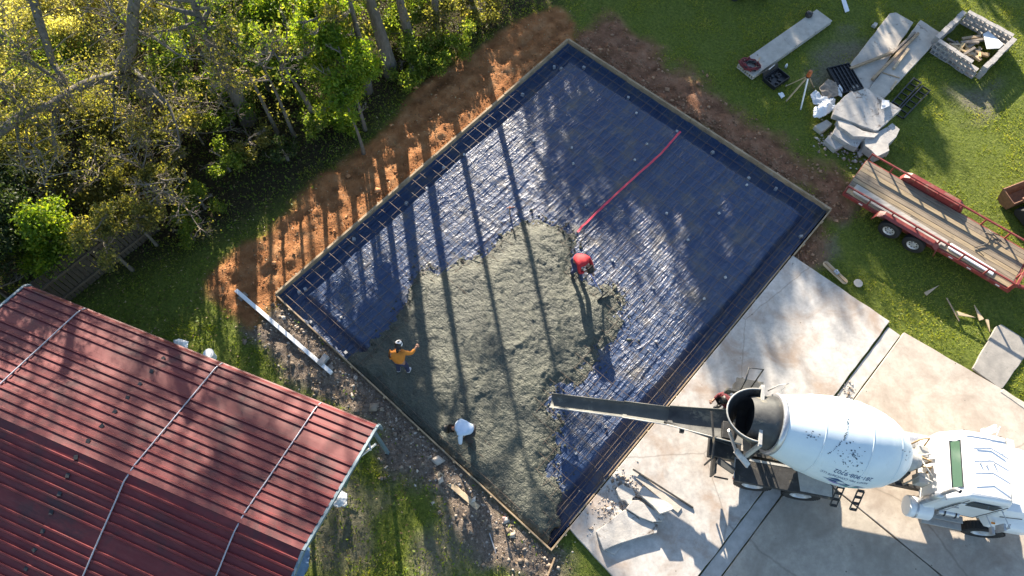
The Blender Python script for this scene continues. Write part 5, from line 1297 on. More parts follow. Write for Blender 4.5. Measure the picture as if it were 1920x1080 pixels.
def person(loc, rz, J, shirt, trousers, label, shoes, cap=None, hair=True, hair_r=0.108, tail=False):
    """J: joint name -> local point (x forward, y left, z up)"""
    root = empty('person', loc, rz, label, 'person')
    J = {k: Vector(v) for k, v in J.items()}
    mid = lambda a, c, t: J[a].lerp(J[c], t)
    names = ['pelvis', 'waist', 'chest', 'neck', 'head0', 'head1']; pts = [J[n] for n in names]; rad = [.11, .10, .11, .05, .085, .088]
    ed = [(0, 1), (1, 2), (2, 3), (3, 4), (4, 5)]
    face = (J['head1'] - J['neck']); fwd = J['face']; 
    pts.append(J['head0'] + fwd * .115 - face * .05); rad.append(.018); ed.append((4, 6))          # nose
    for s in 'LR':
        b0 = len(pts); pts += [J['sh' + s], J['el' + s], J['wr' + s], J['ha' + s]]; rad += [.065, .045, .032, .042]; ed += [(2, b0), (b0, b0 + 1), (b0 + 1, b0 + 2), (b0 + 2, b0 + 3)]
        b1 = len(pts); pts += [J['hip' + s], J['kn' + s], J['an' + s], J['to' + s]]; rad += [.095, .065, .045, .045]; ed += [(0, b1), (b1, b1 + 1), (b1 + 1, b1 + 2), (b1 + 2, b1 + 3)]
    skin('body', pts, ed, rad, m_skin, root)
    # shirt
    n = ['waist', 'chest', 'neck']; pts = [J['pelvis'].lerp(J['waist'], .35), J['waist'], J['chest'], J['chest'].lerp(J['neck'], .5), J['chest'].lerp(J['neck'], .85)]; rad = [.175, .18, .20, .155, .085]; ed = [(0, 1), (1, 2), (2, 3), (3, 4)]
    for s in 'LR':
        b0 = len(pts); pts += [J['sh' + s], J['el' + s], J['el' + s].lerp(J['wr' + s], .8)]; rad += [.088, .068, .056]; ed += [(2, b0), (b0, b0 + 1), (b0 + 1, b0 + 2)]
    skin('shirt', pts, ed, rad, shirt, root)
    pts = [J['pelvis'], J['pelvis'].lerp(J['waist'], .45)]; rad = [.16, .155]; ed = [(0, 1)]
    for s in 'LR':
        b0 = len(pts); pts += [J['hip' + s], J['kn' + s], J['an' + s]]; rad += [.11, .085, .07]; ed += [(0, b0), (b0, b0 + 1), (b0 + 1, b0 + 2)]
    skin('trousers', pts, ed, rad, trousers, root)
    for s in 'LR':
        d = J['to' + s] - J['an' + s]
        skin('boot', [J['an' + s] + Vector((0, 0, .1)), J['an' + s], J['an' + s] + d * .6, J['to' + s] + d * .25], [(0, 1), (1, 2), (2, 3)], [.075, .07, .06, .05], shoes, root)
        # hand: four fingers and a thumb curled from the palm
        w = J['ha' + s] - J['wr' + s]; w.normalize(); side = w.cross(Vector((0, 0, 1)));
        if side.length < .2: side = w.cross(Vector((1, 0, 0)))
        side.normalize(); dn = w.cross(side) * (1 if w.cross(side).z < 0 else -1)
        hp = []; he = []; hr = []
        for k in range(4):
            b0 = len(hp); base = J['ha' + s] + side * (-.03 + .02 * k); ln = (.075, .085, .08, .062)[k]
            hp += [base, base + w * ln * .55 + dn * .01, base + w * ln * .85 + dn * .04]; hr += [.011, .0095, .008]; he += [(b0, b0 + 1), (b0 + 1, b0 + 2)]
        for k in range(4):
            pass
        for f0 in range(0, 12, 3):
            o_ = skin('finger', hp[f0:f0 + 3], [(0, 1), (1, 2)], hr[f0:f0 + 3], m_skin, root, 0)
        th = J['ha' + s] - w * .03 + side * .035
        skin('thumb', [th, th + side * .03 + w * .03, th + side * .03 + w * .06 + dn * .02], [(0, 1), (1, 2)], [.013, .011, .009], m_skin, root, 0)
    hd = J['head1'] - J['head0']; hd.normalize(); bk = -J['face']
    c = J['head0'].lerp(J['head1'], .62) + bk * .012
    if hair:
        skin('hair', [c + bk * .012, c + hd * .04, c - hd * .06 + bk * .055], [(0, 1), (0, 2)], [hair_r, .098, .07], m_hair, root)
    if tail: skin('ponytail', [c - hd * .03 + bk * .09, c - hd * .12 + bk * .14, c - hd * .24 + bk * .13], [(0, 1), (1, 2)], [.04, .055, .03], m_hair, root)
    if cap:
        cm, bm2 = cap; c2 = J['head0'].lerp(J['head1'], .8)
        q = hd.to_track_quat('Z', 'Y')
        R = Matrix((J['face'] - hd * J['face'].dot(hd), hd.cross(J['face']), hd)).transposed(); 
        mb = MB().lathe([(-.02, .118), (.03, .116), (.075, .09), (.10, .05), (.108, 0.004)], c2, hd, 18); cp = mb.build('cap', cm, root, smooth=True)
        f = (J['face'] - hd * J['face'].dot(hd)).normalized(); sd2 = hd.cross(f)
        br = [c2 + f * .09 + sd2 * .085, c2 + f * .18 + sd2 * .06, c2 + f * .20, c2 + f * .18 - sd2 * .06, c2 + f * .09 - sd2 * .085]
        MB().add(br + [p + hd * .012 for p in br], [(4, 3, 2, 1, 0), (5, 6, 7, 8, 9)] + [(i, (i + 1) % 5, 5 + (i + 1) % 5, 5 + i) for i in range(5)]).build('brim', bm2, cp)
        MB().lathe([(.06, .05), (.112, .035), (.118, .004)], c2 + f * .0, hd, 12).build('badge', bm2, cp, smooth=True)
    return root
m_orange = M('orange_shirt', (0.66, 0.24, 0.03), (0.50, 0.17, 0.02), 5, 0.8, 0.3)
m_redshirt = M('red_shirt', (0.50, 0.02, 0.03), (0.36, 0.012, 0.02), 5, 0.75, 0.3)
m_bluewhite = M('pale_blue_shirt', (0.55, 0.66, 0.80), (0.42, 0.52, 0.68), 5, 0.75, 0.3)
m_maroon = M('maroon_shirt', (0.17, 0.022, 0.03), (0.08, 0.014, 0.018), 9, 0.8, 0.3)
m_navy = M('navy_trousers', (0.035, 0.045, 0.11), (0.02, 0.025, 0.06), 6, 0.8, 0.2)
m_dark_tr = M('dark_trousers', (0.03, 0.03, 0.035), (0.018, 0.018, 0.02), 6, 0.8, 0.2)
m_boot = M('rubber_boot', (0.03, 0.03, 0.03), (0.02, 0.02, 0.02), 8, 0.5, 0.05)
m_boot_w = M('white_boot', (0.55, 0.55, 0.6), (0.4, 0.4, 0.45), 8, 0.5, 0.05)
zc = 0.12
# standing, right arm held out, left arm down
q = P(749, 670, 1.2)
person((q.x, q.y - 0.05, zc), math.radians(82), dict(pelvis=(-.06, 0, .96), waist=(-.03, 0, 1.10), chest=(.08, 0, 1.34), neck=(.17, 0, 1.50), head0=(.22, -.01, 1.57), head1=(.27, -.01, 1.70), face=(.90, -.1, -.45),
       shL=(.06, .20, 1.40), elL=(-.02, .26, 1.12), wrL=(.08, .23, .88), haL=(.11, .22, .80), shR=(.09, -.20, 1.41), elR=(.18, -.36, 1.22), wrR=(.36, -.46, 1.24), haR=(.43, -.48, 1.25),
       hipL=(-.06, .10, .92), knL=(.0, .13, .50), anL=(-.06, .15, .09), toL=(.08, .17, .04), hipR=(-.06, -.10, .92), knR=(.02, -.13, .50), anR=(-.04, -.16, .09), toR=(.10, -.18, .04)),
       m_orange, m_navy, 'worker in orange shirt and white cap standing in wet concrete with one arm out', m_boot_w, cap=(M('cap_white', (0.75, 0.75, 0.75), (0.65, 0.65, 0.65), 8, 0.7, 0), m_black), tail=True)
# bent over a rake, seen from above
q = P(1088, 486, 1.1)
q2 = P(1130, 556, 0.1)
ang = math.atan2(q2.y - q.y, q2.x - q.x)
person((q.x, q.y, 0.05), ang, dict(pelvis=(-.22, 0, .86), waist=(-.10, 0, .99), chest=(.18, 0, 1.10), neck=(.34, 0, 1.08), head0=(.42, .0, 1.04), head1=(.53, 0, .98), face=(.45, 0, -.89),
       shL=(.16, .21, 1.08), elL=(.30, .26, .82), wrL=(.50, .12, .74), haL=(.57, .08, .72), shR=(.16, -.21, 1.08), elR=(.28, -.27, .80), wrR=(.36, -.08, .82), haR=(.42, -.03, .84),
       hipL=(-.20, .11, .82), knL=(-.02, .15, .46), anL=(-.20, .16, .09), toL=(-.06, .18, .04), hipR=(-.20, -.11, .82), knR=(.0, -.14, .46), anR=(-.14, -.17, .09), toR=(.0, -.19, .04)),
       m_redshirt, m_navy, 'worker in red shirt bent over a blue handled concrete rake', m_boot)
hA = Vector((q.x + math.cos(ang) * .40, q.y + math.sin(ang) * .40, .89)); hB = Vector((q2.x, q2.y, .17))
rake = empty('concrete_rake', (q2.x, q2.y, 0), 0, 'concrete rake with long blue handle held by the worker in red', 'rake')
o0 = Vector((q2.x, q2.y, 0)); ext = hA + (hA - hB).normalized() * .25
MB().tube([ext - o0, hB - o0], 0.019, 8).build('handle', M('blue_handle', (0.04, 0.12, 0.45), (0.03, 0.08, 0.32), 8, .4, 0), rake, smooth=True)
mid_ = hA.lerp(hB, .62); MB().tube([mid_ - o0, hB - o0], 0.0195, 8).build('ferrule', m_steel, rake, smooth=True)
R_ = Matrix.Rotation(ang, 3, 'Z'); MB().box((0, 0, .16), (.02, .52, .13), R_).build('blade', m_dark_steel, rake)
# stooping to the left, pale blue shirt
q = P(872, 806, .9)
person((q.x + .02, q.y, zc), math.radians(178), dict(pelvis=(-.22, 0, .80), waist=(-.12, 0, .93), chest=(.16, 0, 1.0), neck=(.34, .02, .96), head0=(.42, .02, .93), head1=(.53, .02, .88), face=(.5, 0, -.86),
       shL=(.14, .22, .99), elL=(.14, .36, .72), wrL=(.16, .34, .46), haL=(.18, .32, .39), shR=(.14, -.21, .99), elR=(.22, -.26, .70), wrR=(.36, -.18, .46), haR=(.41, -.15, .40),
       hipL=(-.20, .11, .77), knL=(.04, .17, .45), anL=(-.16, .18, .09), toL=(-.02, .2, .04), hipR=(-.20, -.11, .77), knR=(.06, -.14, .45), anR=(-.14, -.17, .09), toR=(.0, -.19, .04)),
       m_bluewhite, m_dark_tr, 'worker in pale blue shirt stooping low over the wet concrete', m_boot)
# driver behind the chute
q = P(1360, 752, 1.3)
person((q.x + .05, q.y, .10), math.radians(200), dict(pelvis=(-.10, 0, .95), waist=(-.06, 0, 1.08), chest=(.08, 0, 1.30), neck=(.18, 0, 1.42), head0=(.25, 0, 1.47), head1=(.33, 0, 1.57), face=(.85, 0, -.52),
       shL=(.06, .20, 1.34), elL=(.12, .27, 1.08), wrL=(.32, .18, 1.03), haL=(.39, .15, 1.02), shR=(.06, -.20, 1.34), elR=(.10, -.27, 1.08), wrR=(.30, -.20, 1.02), haR=(.37, -.17, 1.01),
       hipL=(-.1, .1, .91), knL=(-.02, .12, .5), anL=(-.08, .14, .09), toL=(.06, .16, .04), hipR=(-.1, -.1, .91), knR=(-.02, -.12, .5), anR=(-.12, -.14, .09), toR=(.02, -.16, .04)),
       m_maroon, m_dark_tr, 'worker in dark red shirt standing behind the chute of the mixer truck', m_boot)

# ------------------------------------------------------------------ trees
def leaf_mesh(name, c, size, seed, up=0.05, asp=0.5, tone=None):
    r = np.random.RandomState(seed); n = len(c)
    nrm = r.normal(size=(n, 3)); nrm[:, 2] = np.abs(nrm[:, 2]) + up; nrm /= np.linalg.norm(nrm, axis=1)[:, None]
    t = r.normal(size=(n, 3)); t -= nrm * (t * nrm).sum(1)[:, None]; t /= np.linalg.norm(t, axis=1)[:, None]
    bq = np.cross(nrm, t)
    s = (size * (0.6 + 0.8 * r.rand(n)))[:, None]
    fold = nrm * s * 0.12
    V = np.stack([c - t * s, c - bq * s * asp + fold, c + t * s, c + bq * s * asp + fold], 1).reshape(-1, 3)
    F_ = np.arange(n * 4).reshape(n, 4)
    tn = np.repeat(tone if tone is not None else r.rand(n), 4)
    return np_mesh(name, V, F_, False, tn)
lm_yellow = leaf_mat('leaf_yellow_green', [(0.0, (0.055, 0.095, 0.018)), (0.4, (0.13, 0.205, 0.032)), (0.75, (0.22, 0.29, 0.050)), (1.0, (0.36, 0.36, 0.09))], .58)
lm_bright = leaf_mat('leaf_bright_green', [(0.0, (0.06, 0.12, 0.014)), (0.5, (0.16, 0.26, 0.026)), (1.0, (0.33, 0.36, 0.045))], .55)
lm_dark = leaf_mat('leaf_dark_green', [(0.0, (0.015, 0.032, 0.010)), (0.5, (0.035, 0.062, 0.016)), (1.0, (0.09, 0.11, 0.028))], .35)
lm_olive = leaf_mat('leaf_olive', [(0.0, (0.06, 0.075, 0.024)), (0.5, (0.165, 0.175, 0.055)), (0.85, (0.27, 0.26, 0.085)), (1.0, (0.38, 0.32, 0.11))], .6)
lm_haze_pale = leaf_mat('leaf_haze_pale', [(0.0, (0.13, 0.14, 0.05)), (0.5, (0.36, 0.36, 0.14)), (1.0, (0.60, 0.56, 0.32))], .62)  # bright haze over the far corner put into a paler leaf colour
m_bark = M('grey_bark', (0.17, 0.155, 0.135), (0.075, 0.066, 0.055), 5, 0.9, 0.5, stretch=(3, 3, 0.8), stain=(0.10, 0.12, 0.07), stain_scale=2.5)
m_twig = M('pale_twig', (0.25, 0.21, 0.165), (0.13, 0.11, 0.085), 5, 0.9, 0.2)
def tree(name, bx, by, h, cr, cb, nleaf, lsize, leaf, seed, label, group=None, lean=(0, 0), tr=0.14, bare=0.25, limbs=12, spread=0.28, cat='tree', top=0.95, ivy=False):
    r = np.random.RandomState(seed); rr = random.Random(seed)
    z0 = float(ground_h(bx, by)) - 0.05
    root = empty(name, (bx, by, z0), 0, label, cat, group)
    tk = MB(); pts = []
    n = 9; ph = rr.uniform(0, 6)
    for i in range(n + 1):
        t = i / n; pts.append(Vector((lean[0] * t + .018 * h * math.sin(ph + 4 * t) * t ** .5, lean[1] * t + .018 * h * math.cos(ph * 1.7 + 3.3 * t) * t ** .5, h * top * t)))
    tk.tube(pts, [tr * (1.25 if i == 0 else 1) * (1 - .82 * i / n) for i in range(n + 1)], 8)
    tk.build('trunk', m_bark, root, smooth=True)
    br = MB(); cl = []
    for k in range(limbs):
        t = (cb + (1 - cb) * ((k + rr.random()) / limbs)) ; t = min(t, .98)
        i = min(int(t * n), n - 1); p = pts[i].lerp(pts[i + 1], t * n - i)
        a = rr.uniform(0, 6.283); ln = cr * rr.uniform(.55, 1.05) * (1.05 - .55 * max(0, (t - cb) / (1 - cb)) ** 1.5); up = rr.uniform(.05, .55)
        d = Vector((math.cos(a), math.sin(a), up)).normalized(); q = [p]; cur = p; dd = d
        for s in range(4):
            dd = (dd + Vector((rr.uniform(-.25, .25), rr.uniform(-.25, .25), rr.uniform(-.1, .16)))).normalized(); cur = cur + dd * ln / 4; q.append(cur)
        br.tube(q, [tr * .34 * (1 - .8 * s / 4) + .006 for s in range(5)], 5)
        bare_l = rr.random() < bare
        if not bare_l: cl += [(q[3], .8), (q[4], 1.0)]
        for s in range(2, 5):
            for _ in range(2 if s < 4 else 3):
                e = (dd + Vector((rr.uniform(-.9, .9), rr.uniform(-.9, .9), rr.uniform(-.4, .7)))).normalized() * ln * rr.uniform(.22, .45)
                m1 = q[s] + e * .5 + Vector((rr.uniform(-.06, .06), rr.uniform(-.06, .06), rr.uniform(0, .08))); e1 = q[s] + e
                br.tube([q[s], m1, e1], [.016, .010, .005], 4, cap=False)
                if not bare_l: cl += [(m1, .6), (e1, 1.0)]
                for __ in range(2):
                    e2 = m1 + (e.normalized() + Vector((rr.uniform(-1, 1), rr.uniform(-1, 1), rr.uniform(-.4, .6)))).normalized() * ln * .18
                    br.tube([m1, e2], [.008, .003], 3, cap=False)
                    if not bare_l: cl += [(e2, .7)]
    if ivy:
        for i in range(60): cl.append((pts[min(int(rr.random() * n * .8), n - 1)] + Vector((rr.uniform(-.2, .2), rr.uniform(-.2, .2), rr.uniform(0, .5))), .5))
    br.build('branches', m_twig if tr < .1 else m_bark, root, smooth=True)
    if cl and nleaf:
        cc = np.array([list(c) for c, _ in cl]); wt = np.array([w for _, w in cl]); wt /= wt.sum()
        pick = r.choice(len(cc), nleaf, p=wt)
        ctone = np.clip(r.normal(.5, .18, len(cc)), 0, 1)
        pos = cc[pick] + r.normal(scale=spread * cr / 2.2, size=(nleaf, 3)) * np.array([1, 1, .7])
        pos[:, 2] = np.maximum(pos[:, 2], .1)
        link('crown', leaf_mesh('crown', pos, np.full(nleaf, lsize), seed, tone=np.clip(ctone[pick] + r.normal(0, .2, nleaf), 0, 1)), leaf, root)
    return root

# the big bare limbed tree, upper left
def sprawling_tree():
    base = P(330, 262); root = empty('sprawling_tree', (base.x, base.y, 0), 0, 'old grey barked tree with bare mossy limbs sprawling over the thicket', 'tree')
    def W(px, py, z): q = P(px, py, z); return Vector((q.x - base.x, q.y - base.y, z))
    MB().tube([Vector((0, 0, -.1)), W(300, 205, 1.3), W(262, 165, 2.6), W(240, 138, 3.4)], [.30, .25, .23, .22], 10).build('trunk', m_bark, root, smooth=True)
    limb = [([(240, 138, 3.4), (228, 120, 4.0), (243, 95, 4.6), (248, 60, 5.3), (250, 20, 6.2), (258, -50, 7.6)], [.22, .21, .20, .18, .17, .14]),
            ([(240, 140, 3.4), (215, 142, 3.7), (180, 150, 4.0), (150, 162, 4.2), (118, 182, 4.3), (92, 200, 4.4), (60, 205, 4.6), (30, 225, 4.8), (0, 248, 5.0), (-60, 290, 5.4)], [.17, .16, .15, .14, .13, .15, .14, .14, .13, .12]),
            ([(102, 190, 4.3), (102, 220, 4.1), (100, 255, 4.0), (106, 300, 3.8)], [.09, .08, .06, .03]),
            ([(250, 132, 3.5), (272, 152, 3.4), (292, 170, 3.3), (318, 200, 3.1), (332, 240, 2.8), (338, 275, 2.6)], [.12, .10, .08, .05, .035, .02]),
            ([(248, 58, 5.3), (280, 65, 5.2), (305, 82, 5.0), (330, 100, 4.9), (360, 112, 4.8)], [.07, .055, .045, .03, .015]),
            ([(240, 50, 5.5), (215, 30, 5.9), (195, 0, 6.3)], [.06, .04, .03]),
            ([(100, 120, 5.2), (80, 60, 6.0), (62, 0, 6.8), (50, -40, 7.2)], [.10, .12, .13, .14]),
            ([(100, 120, 5.2), (120, 150, 4.9), (128, 170, 4.5)], [.10, .07, .05]),
            ([(50, 110, 5.6), (25, 85, 5.9), (0, 60, 6.2), (-40, 20, 6.6)], [.09, .10, .11, .12]), ([(50, 110, 5.6), (75, 128, 5.2), (105, 148, 4.9), (125, 165, 4.6)], [.09, .06, .04, .02]),
            ([(60, 205, 4.6), (40, 180, 4.9), (20, 165, 5.1), (-20, 150, 5.3)], [.05, .04, .035, .03]),
            ([(30, 225, 4.8), (34, 260, 4.5), (42, 300, 4.2), (52, 330, 4.0)], [.06, .045, .03, .015]),
            ([(45, 258, 4.5), (75, 285, 4.2), (90, 320, 4.0), (84, 350, 3.9)], [.04, .03, .02, .01]),
            ([(215, 142, 3.7), (212, 180, 3.5), (216, 220, 3.3), (210, 250, 3.2)], [.05, .035, .025, .012])]
    for pl, rad in limb:
        MB().tube([W(*p) for p in pl], rad, 8).build('limb', m_bark, root, smooth=True)
    br = MB(); rr = random.Random(8); ends = []
    for pl, rad in limb:
        q = [W(*p) for p in pl]
        for s in range(1, len(q)):
            for _ in range(5):
                t = rr.random(); p = q[s - 1].lerp(q[s], t); e = Vector((rr.uniform(-1, 1), rr.uniform(-1, 1), rr.uniform(-.5, .8))).normalized() * rr.uniform(.4, 1.3)
                m1 = p + e * .5 + Vector((rr.uniform(-.1, .1), rr.uniform(-.1, .1), .06)); br.tube([p, m1, p + e], [.022, .014, .005], 4, cap=False)
                for __ in range(3):
                    e2 = m1 + (e.normalized() + Vector((rr.uniform(-1, 1), rr.uniform(-1, 1), rr.uniform(-.6, .6)))).normalized() * rr.uniform(.2, .6)
                    br.tube([m1, e2], [.010, .003], 3, cap=False); ends.append(e2)
    br.build('twigs', m_twig, root, smooth=True)
    cc = np.array([list(e) for e in ends]); r = np.random.RandomState(4); pk = r.randint(0, len(cc), 6000)
    link('crown', leaf_mesh('crown', cc[pk] + r.normal(scale=.22, size=(6000, 3)), np.full(6000, .045), 4), lm_olive, root)
sprawling_tree()

# bushes and small trees of the thicket: (px, py of the foot, height, crown radius, leaves, kind)
kinds = {'y': (lm_yellow, 'yellow green'), 'b': (lm_bright, 'bright green'), 'd': (lm_dark, 'dark green'), 'o': (lm_olive, 'olive brown'), 'p': (lm_haze_pale, 'pale haze tinted')}
thicket = [
    (648, 118, 4.4, 1.15, 6500, 'b', .60), (600, 60, 4.6, 1.2, 4200, 'b', .60), (652, 190, 3.6, .8, 1300, 'b', .60), (560, 120, 1.3, 1.2, 3400, 'b', .3), (520, 60, 1.5, 1.2, 3200, 'y', .3), (620, 10, 4.6, 1.2, 5200, 'b', .6), (180, 440, 3.0, 1.0, 2600, 'o', .6), (240, 400, 2.6, .9, 2200, 'o', .6),
    (655, 235, .8, .7, 1800, 'b', .1), (600, 235, 1.0, .9, 2200, 'y', .1), (570, 170, 1.1, 1.0, 2600, 'y', .1), (505, 170, 1.3, 1.1, 3200, 'y', .2), (440, 220, 1.2, 1.1, 3000, 'y', .2),
    (862, 82, .6, .9, 2600, 'y', .2), (795, 120, .6, .9, 2600, 'y', .2), (760, 155, .5, .8, 2000, 'y', .2), (905, 38, .7, 1.0, 2400, 'o', .2), (765, 85, 1.1, 1.3, 4800, 'y', .3), (830, 40, 1.3, 1.3, 4200, 'o', .3), (825, 128, .7, .6, 2200, 'y', .1),
    (380, 180, 1.7, 1.4, 4200, 'y', .3), (330, 130, 1.9, 1.5, 4600, 'y', .3), (420, 110, 1.9, 1.5, 4200, 'y', .3), (500, 110, 1.9, 1.5, 4200, 'y', .3), (300, 60, 2.3, 1.7, 4800, 'p', .3),
    (340, 290, 1.7, 1.2, 3400, 'o', .3), (270, 260, 2.1, 1.4, 4200, 'o', .3), (200, 280, 2.7, 1.5, 4600, 'o', .3), (130, 300, 3.0, 1.6, 4800, 'o', .3), (60, 330, 3.0, 1.7, 4800, 'o', .3),
    (300, 370, 1.7, 1.1, 3000, 'o', .25), (230, 360, 2.2, 1.3, 3800, 'o', .25), (150, 390, 2.6, 1.4, 4200, 'o', .25), (80, 430, 3.0, 1.5, 5000, 'd', .25), (125, 478, 2.8, 1.4, 7200, 'b', .3), (70, 500, 3.2, 1.6, 7600, 'd', .3), (30, 420, 3.4, 1.6, 5400, 'd', .3), (20, 560, 3.0, 1.5, 6000, 'd', .3), (150, 500, 2.2, 1.0, 4200, 'b', .2), (-10, 500, 3.8, 1.7, 6000, 'd', .3),
    (170, 190, 2.2, 1.6, 4600, 'y', .3), (90, 210, 2.4, 1.7, 5000, 'p', .3), (210, 120, 2.2, 1.7, 5000, 'p', .3), (130, 100, 2.4, 1.8, 5200, 'p', .35), (50, 120, 2.4, 1.9, 5400, 'p', .35), (220, 40, 2.4, 1.8, 5200, 'p', .35), (110, 20, 2.6, 1.9, 5200, 'p', .35), (10, 40, 2.6, 1.9, 5200, 'p', .35), (-30, 200, 2.6, 1.8, 4800, 'o', .3), (-30, 320, 3.0, 1.7, 4800, 'o', .3),
    (390, 40, 2.1, 1.6, 4600, 'y', .35), (470, 40, 2.1, 1.6, 4600, 'y', .35), (555, 50, 2.4, 1.6, 5200, 'b', .35), (640, 100, 1.4, 1.4, 3800, 'o', .35), (660, 30, 1.9, 1.5, 4200, 'b', .35), (740, 20, 1.3, 1.4, 4200, 'y', .3), (430, 320, 1.0, .8, 2000, 'y', .2), (385, 390, .9, .7, 1700, 'y', .15), (350, 440, .8, .6, 1100, 'y', .1), (480, 290, 1.0, .8, 1500, 'o', .2), (540, 300, .7, .6, 1000, 'd', .15)]
ORD = ['first', 'second', 'third', 'fourth', 'fifth', 'sixth', 'seventh', 'eighth', 'ninth', 'tenth', 'eleventh', 'twelfth', 'thirteenth', 'fourteenth', 'fifteenth', 'sixteenth', 'seventeenth', 'eighteenth', 'nineteenth', 'twentieth']
def where_of(px, py): return 'at the inner edge of the thicket' if px > 520 else 'by the old fence' if py > 380 else 'deep in the thicket'
fam = {}
for i, t_ in enumerate(thicket): fam.setdefault((t_[5], where_of(t_[0], t_[1])), []).append((t_[0], i))
rank = {}
for k_, lst in fam.items():
    for o_n, (_, i) in enumerate(sorted(lst)): rank[i] = (ORD[o_n], len(lst))
for i, (px, py, h, cr, nl, k, cb) in enumerate(thicket):
    q = P(px, py, h * .8 if cb == .60 or cb == .6 else 0.0); lm, word = kinds[k]; where = where_of(px, py)
    lab = f'{word} leafy small tree {where}, {rank[i][0]} from the left' if rank[i][1] > 1 else f'{word} leafy small tree {where}'
    tree('thicket_tree', q.x, q.y, h, cr, cb, int(nl * 1.5), .050 if k != 'b' else .058, lm, 100 + i, lab, f'{word} small trees {where}', tr=(.06 + .012 * h) * (.7 if cb >= .6 else 1), bare=.3 if k in 'op' else .15, limbs=11, cat='tree')
sapling_px = [(60, 180), (150, 230), (250, 200), (300, 250), (350, 220), (410, 180), (90, 380), (200, 330), (280, 330), (420, 60), (170, 60), (340, 380), (30, 260)]
for i, (px, py) in enumerate(sapling_px):
    q = P(px, py, 1.6); tree('bare_sapling', q.x, q.y, 2.4 + .5 * (i % 3), 1.3, .25, 500, .045, lm_olive, 800 + i, f'nearly leafless pale twigged sapling in the thicket, {sorted(sapling_px).index((px, py)) + 1 and ORD[sorted(sapling_px).index((px, py))]} from the left', 'leafless saplings in the thicket', tr=.05, bare=.3, limbs=16)
# tall trunks along the edge of the thicket: they throw the long stripes of shade
tall = [(466, 225, 6.6, .30), (520, 250, 5.0, .085), (553, 255, 4.8, .08), (600, 240, 5.4, .11), (640, 205, 5.2, .10), (690, 170, 6.5, .17), (733, 135, 7.5, .30), (775, 95, 7.6, .22), (815, 60, 7.4, .17), (880, 15, 8.5, .17), (395, 150, 6.0, .14), (330, 70, 7.5, .17), (170, 330, 7.0, .12), (90, 280, 7.8, .14), (650, -40, 8.5, .18), (500, -30, 8.5, .18)]
trank = {i: ORD[n_] for n_, (_, i) in enumerate(sorted((t_[0], i) for i, t_ in enumerate(tall)))}
for i, (px, py, h, tr_) in enumerate(tall):
    q = P(px, py)
    tree('tall_tree', q.x, q.y, h, 1.4, .68, 600, .06, lm_olive if i % 3 else lm_yellow, 300 + i, f'tall slender tree with a bare trunk among the thicket, {trank[i]} from the left', 'tall slender trees of the thicket', lean=(random.uniform(-.5, .5), random.uniform(-.4, .4)), tr=tr_, bare=.35, limbs=11, ivy=True)
# trees north of the view that shade the upper part of the site: (x, y, height, crown radius, crown base, leaves)
north = [(-1.2, 40, 9.0, 3.0, .25, 5200), (2.3, 41, 11.2, 3.2, .25, 7500), (5.4, 42, 11.0, 3.0, .25, 7000), (2.0, 35, 6.6, 2.6, .25, 4500), (9.0, 43, 8.6, 2.8, .3, 4600), (12.2, 46, 8.2, 2.4, .3, 3000), (10.6, 38.5, 7.6, 2.1, .25, 3600), (14.2, 41, 6.8, 1.6, .3, 2200), (17.5, 44, 7.4, 1.7, .3, 2200), (6.5, 31.5, 4.6, 2.0, .2, 3000)]
for i, (x, y, h, cr, cb, nl) in enumerate(north):
    tree('shade_tree', x, y, h, cr, cb, nl, .19, lm_dark, 500 + i, 'dense broad tree beyond the top of the site', 'broad trees north of the site', tr=.24, bare=.05, limbs=26, spread=.34)

# unseen trees added north of the view so their crowns dapple the shed roof
behind = [(-20, 33, 15.5, 2.4), (-17.6, 31, 15.4, 2.2), (-15.4, 34, 16.6, 2.5), (-13.2, 31.5, 15.6, 2.2), (-11.2, 34.5, 17.2, 2.3), (-9.6, 32, 16.0, 1.8), (-12.2, 28.2, 14.0, 1.6)]
for i, (x, y, h, cr) in enumerate(behind):
    tree('tall_tree', x, y, h, cr, .63, 1300, .085, lm_olive if i % 2 else lm_yellow, 700 + i, 'unseen tall tree added behind the thicket to dapple the red shed roof', 'unseen trees added to dapple the shed roof', tr=.16, bare=.2, limbs=14)
# ------------------------------------------------------------------ grass, leaf litter and crumbs
def scatter(n, box, seed):
    r = np.random.RandomState(seed); return r.uniform(box[0], box[1], n), r.uniform(box[2], box[3], n), r
box = (-25, 27, -1, 30)
X, Y, r = scatter(520000, box, 1)
o_, b_, g_, br_ = masks(X, Y)
clump = fbm(X * 1.1, Y * 1.1, 3, 91); fine = vnoise(X * 5, Y * 5, 93)
u = (X - PL.x) * _ca + (Y - PL.y) * _sa; v = -(X - PL.x) * _sa + (Y - PL.y) * _ca
inpad = (u > -.12) & (u < PAD_W + .1) & (v > -.12) & (v < PAD_H + .1)
ds = sdist(X, Y, PP(drive_px_all))
wd = sdist(X, Y, PP(wood_px))
prob = (1 - o_ * 1.3) * (1 - b_ * 1.15) * (1 - g_ * 1.1) * (1 - br_ * .9) * (0.35 + 0.9 * sstep(clump * .6 + fine * .4, .3, .6)) * (1 - .8 * sstep(wd, -.3, 1.0))
west = X < 1.5
prob = np.where(west, prob * .75, prob)
keep = (r.rand(len(X)) < prob) & ~inpad & (ds < -.03)
vis = np.abs(X) < 4 + 15.5 + .36 * np.maximum(Y, 0)
keep &= vis
X, Y, clump, west = X[keep], Y[keep], clump[keep], west[keep]
n = len(X); Z = ground_h(X, Y)
hgt_ = (0.022 + 0.036 * r.rand(n)) * (0.7 + .8 * sstep(clump, .35, .7)) * np.where(west, 1.5, 1.0); a = r.rand(n) * 6.283; w_ = .010 + .012 * r.rand(n)
lx, ly = r.normal(scale=.05, size=n), r.normal(scale=.05, size=n) - .01
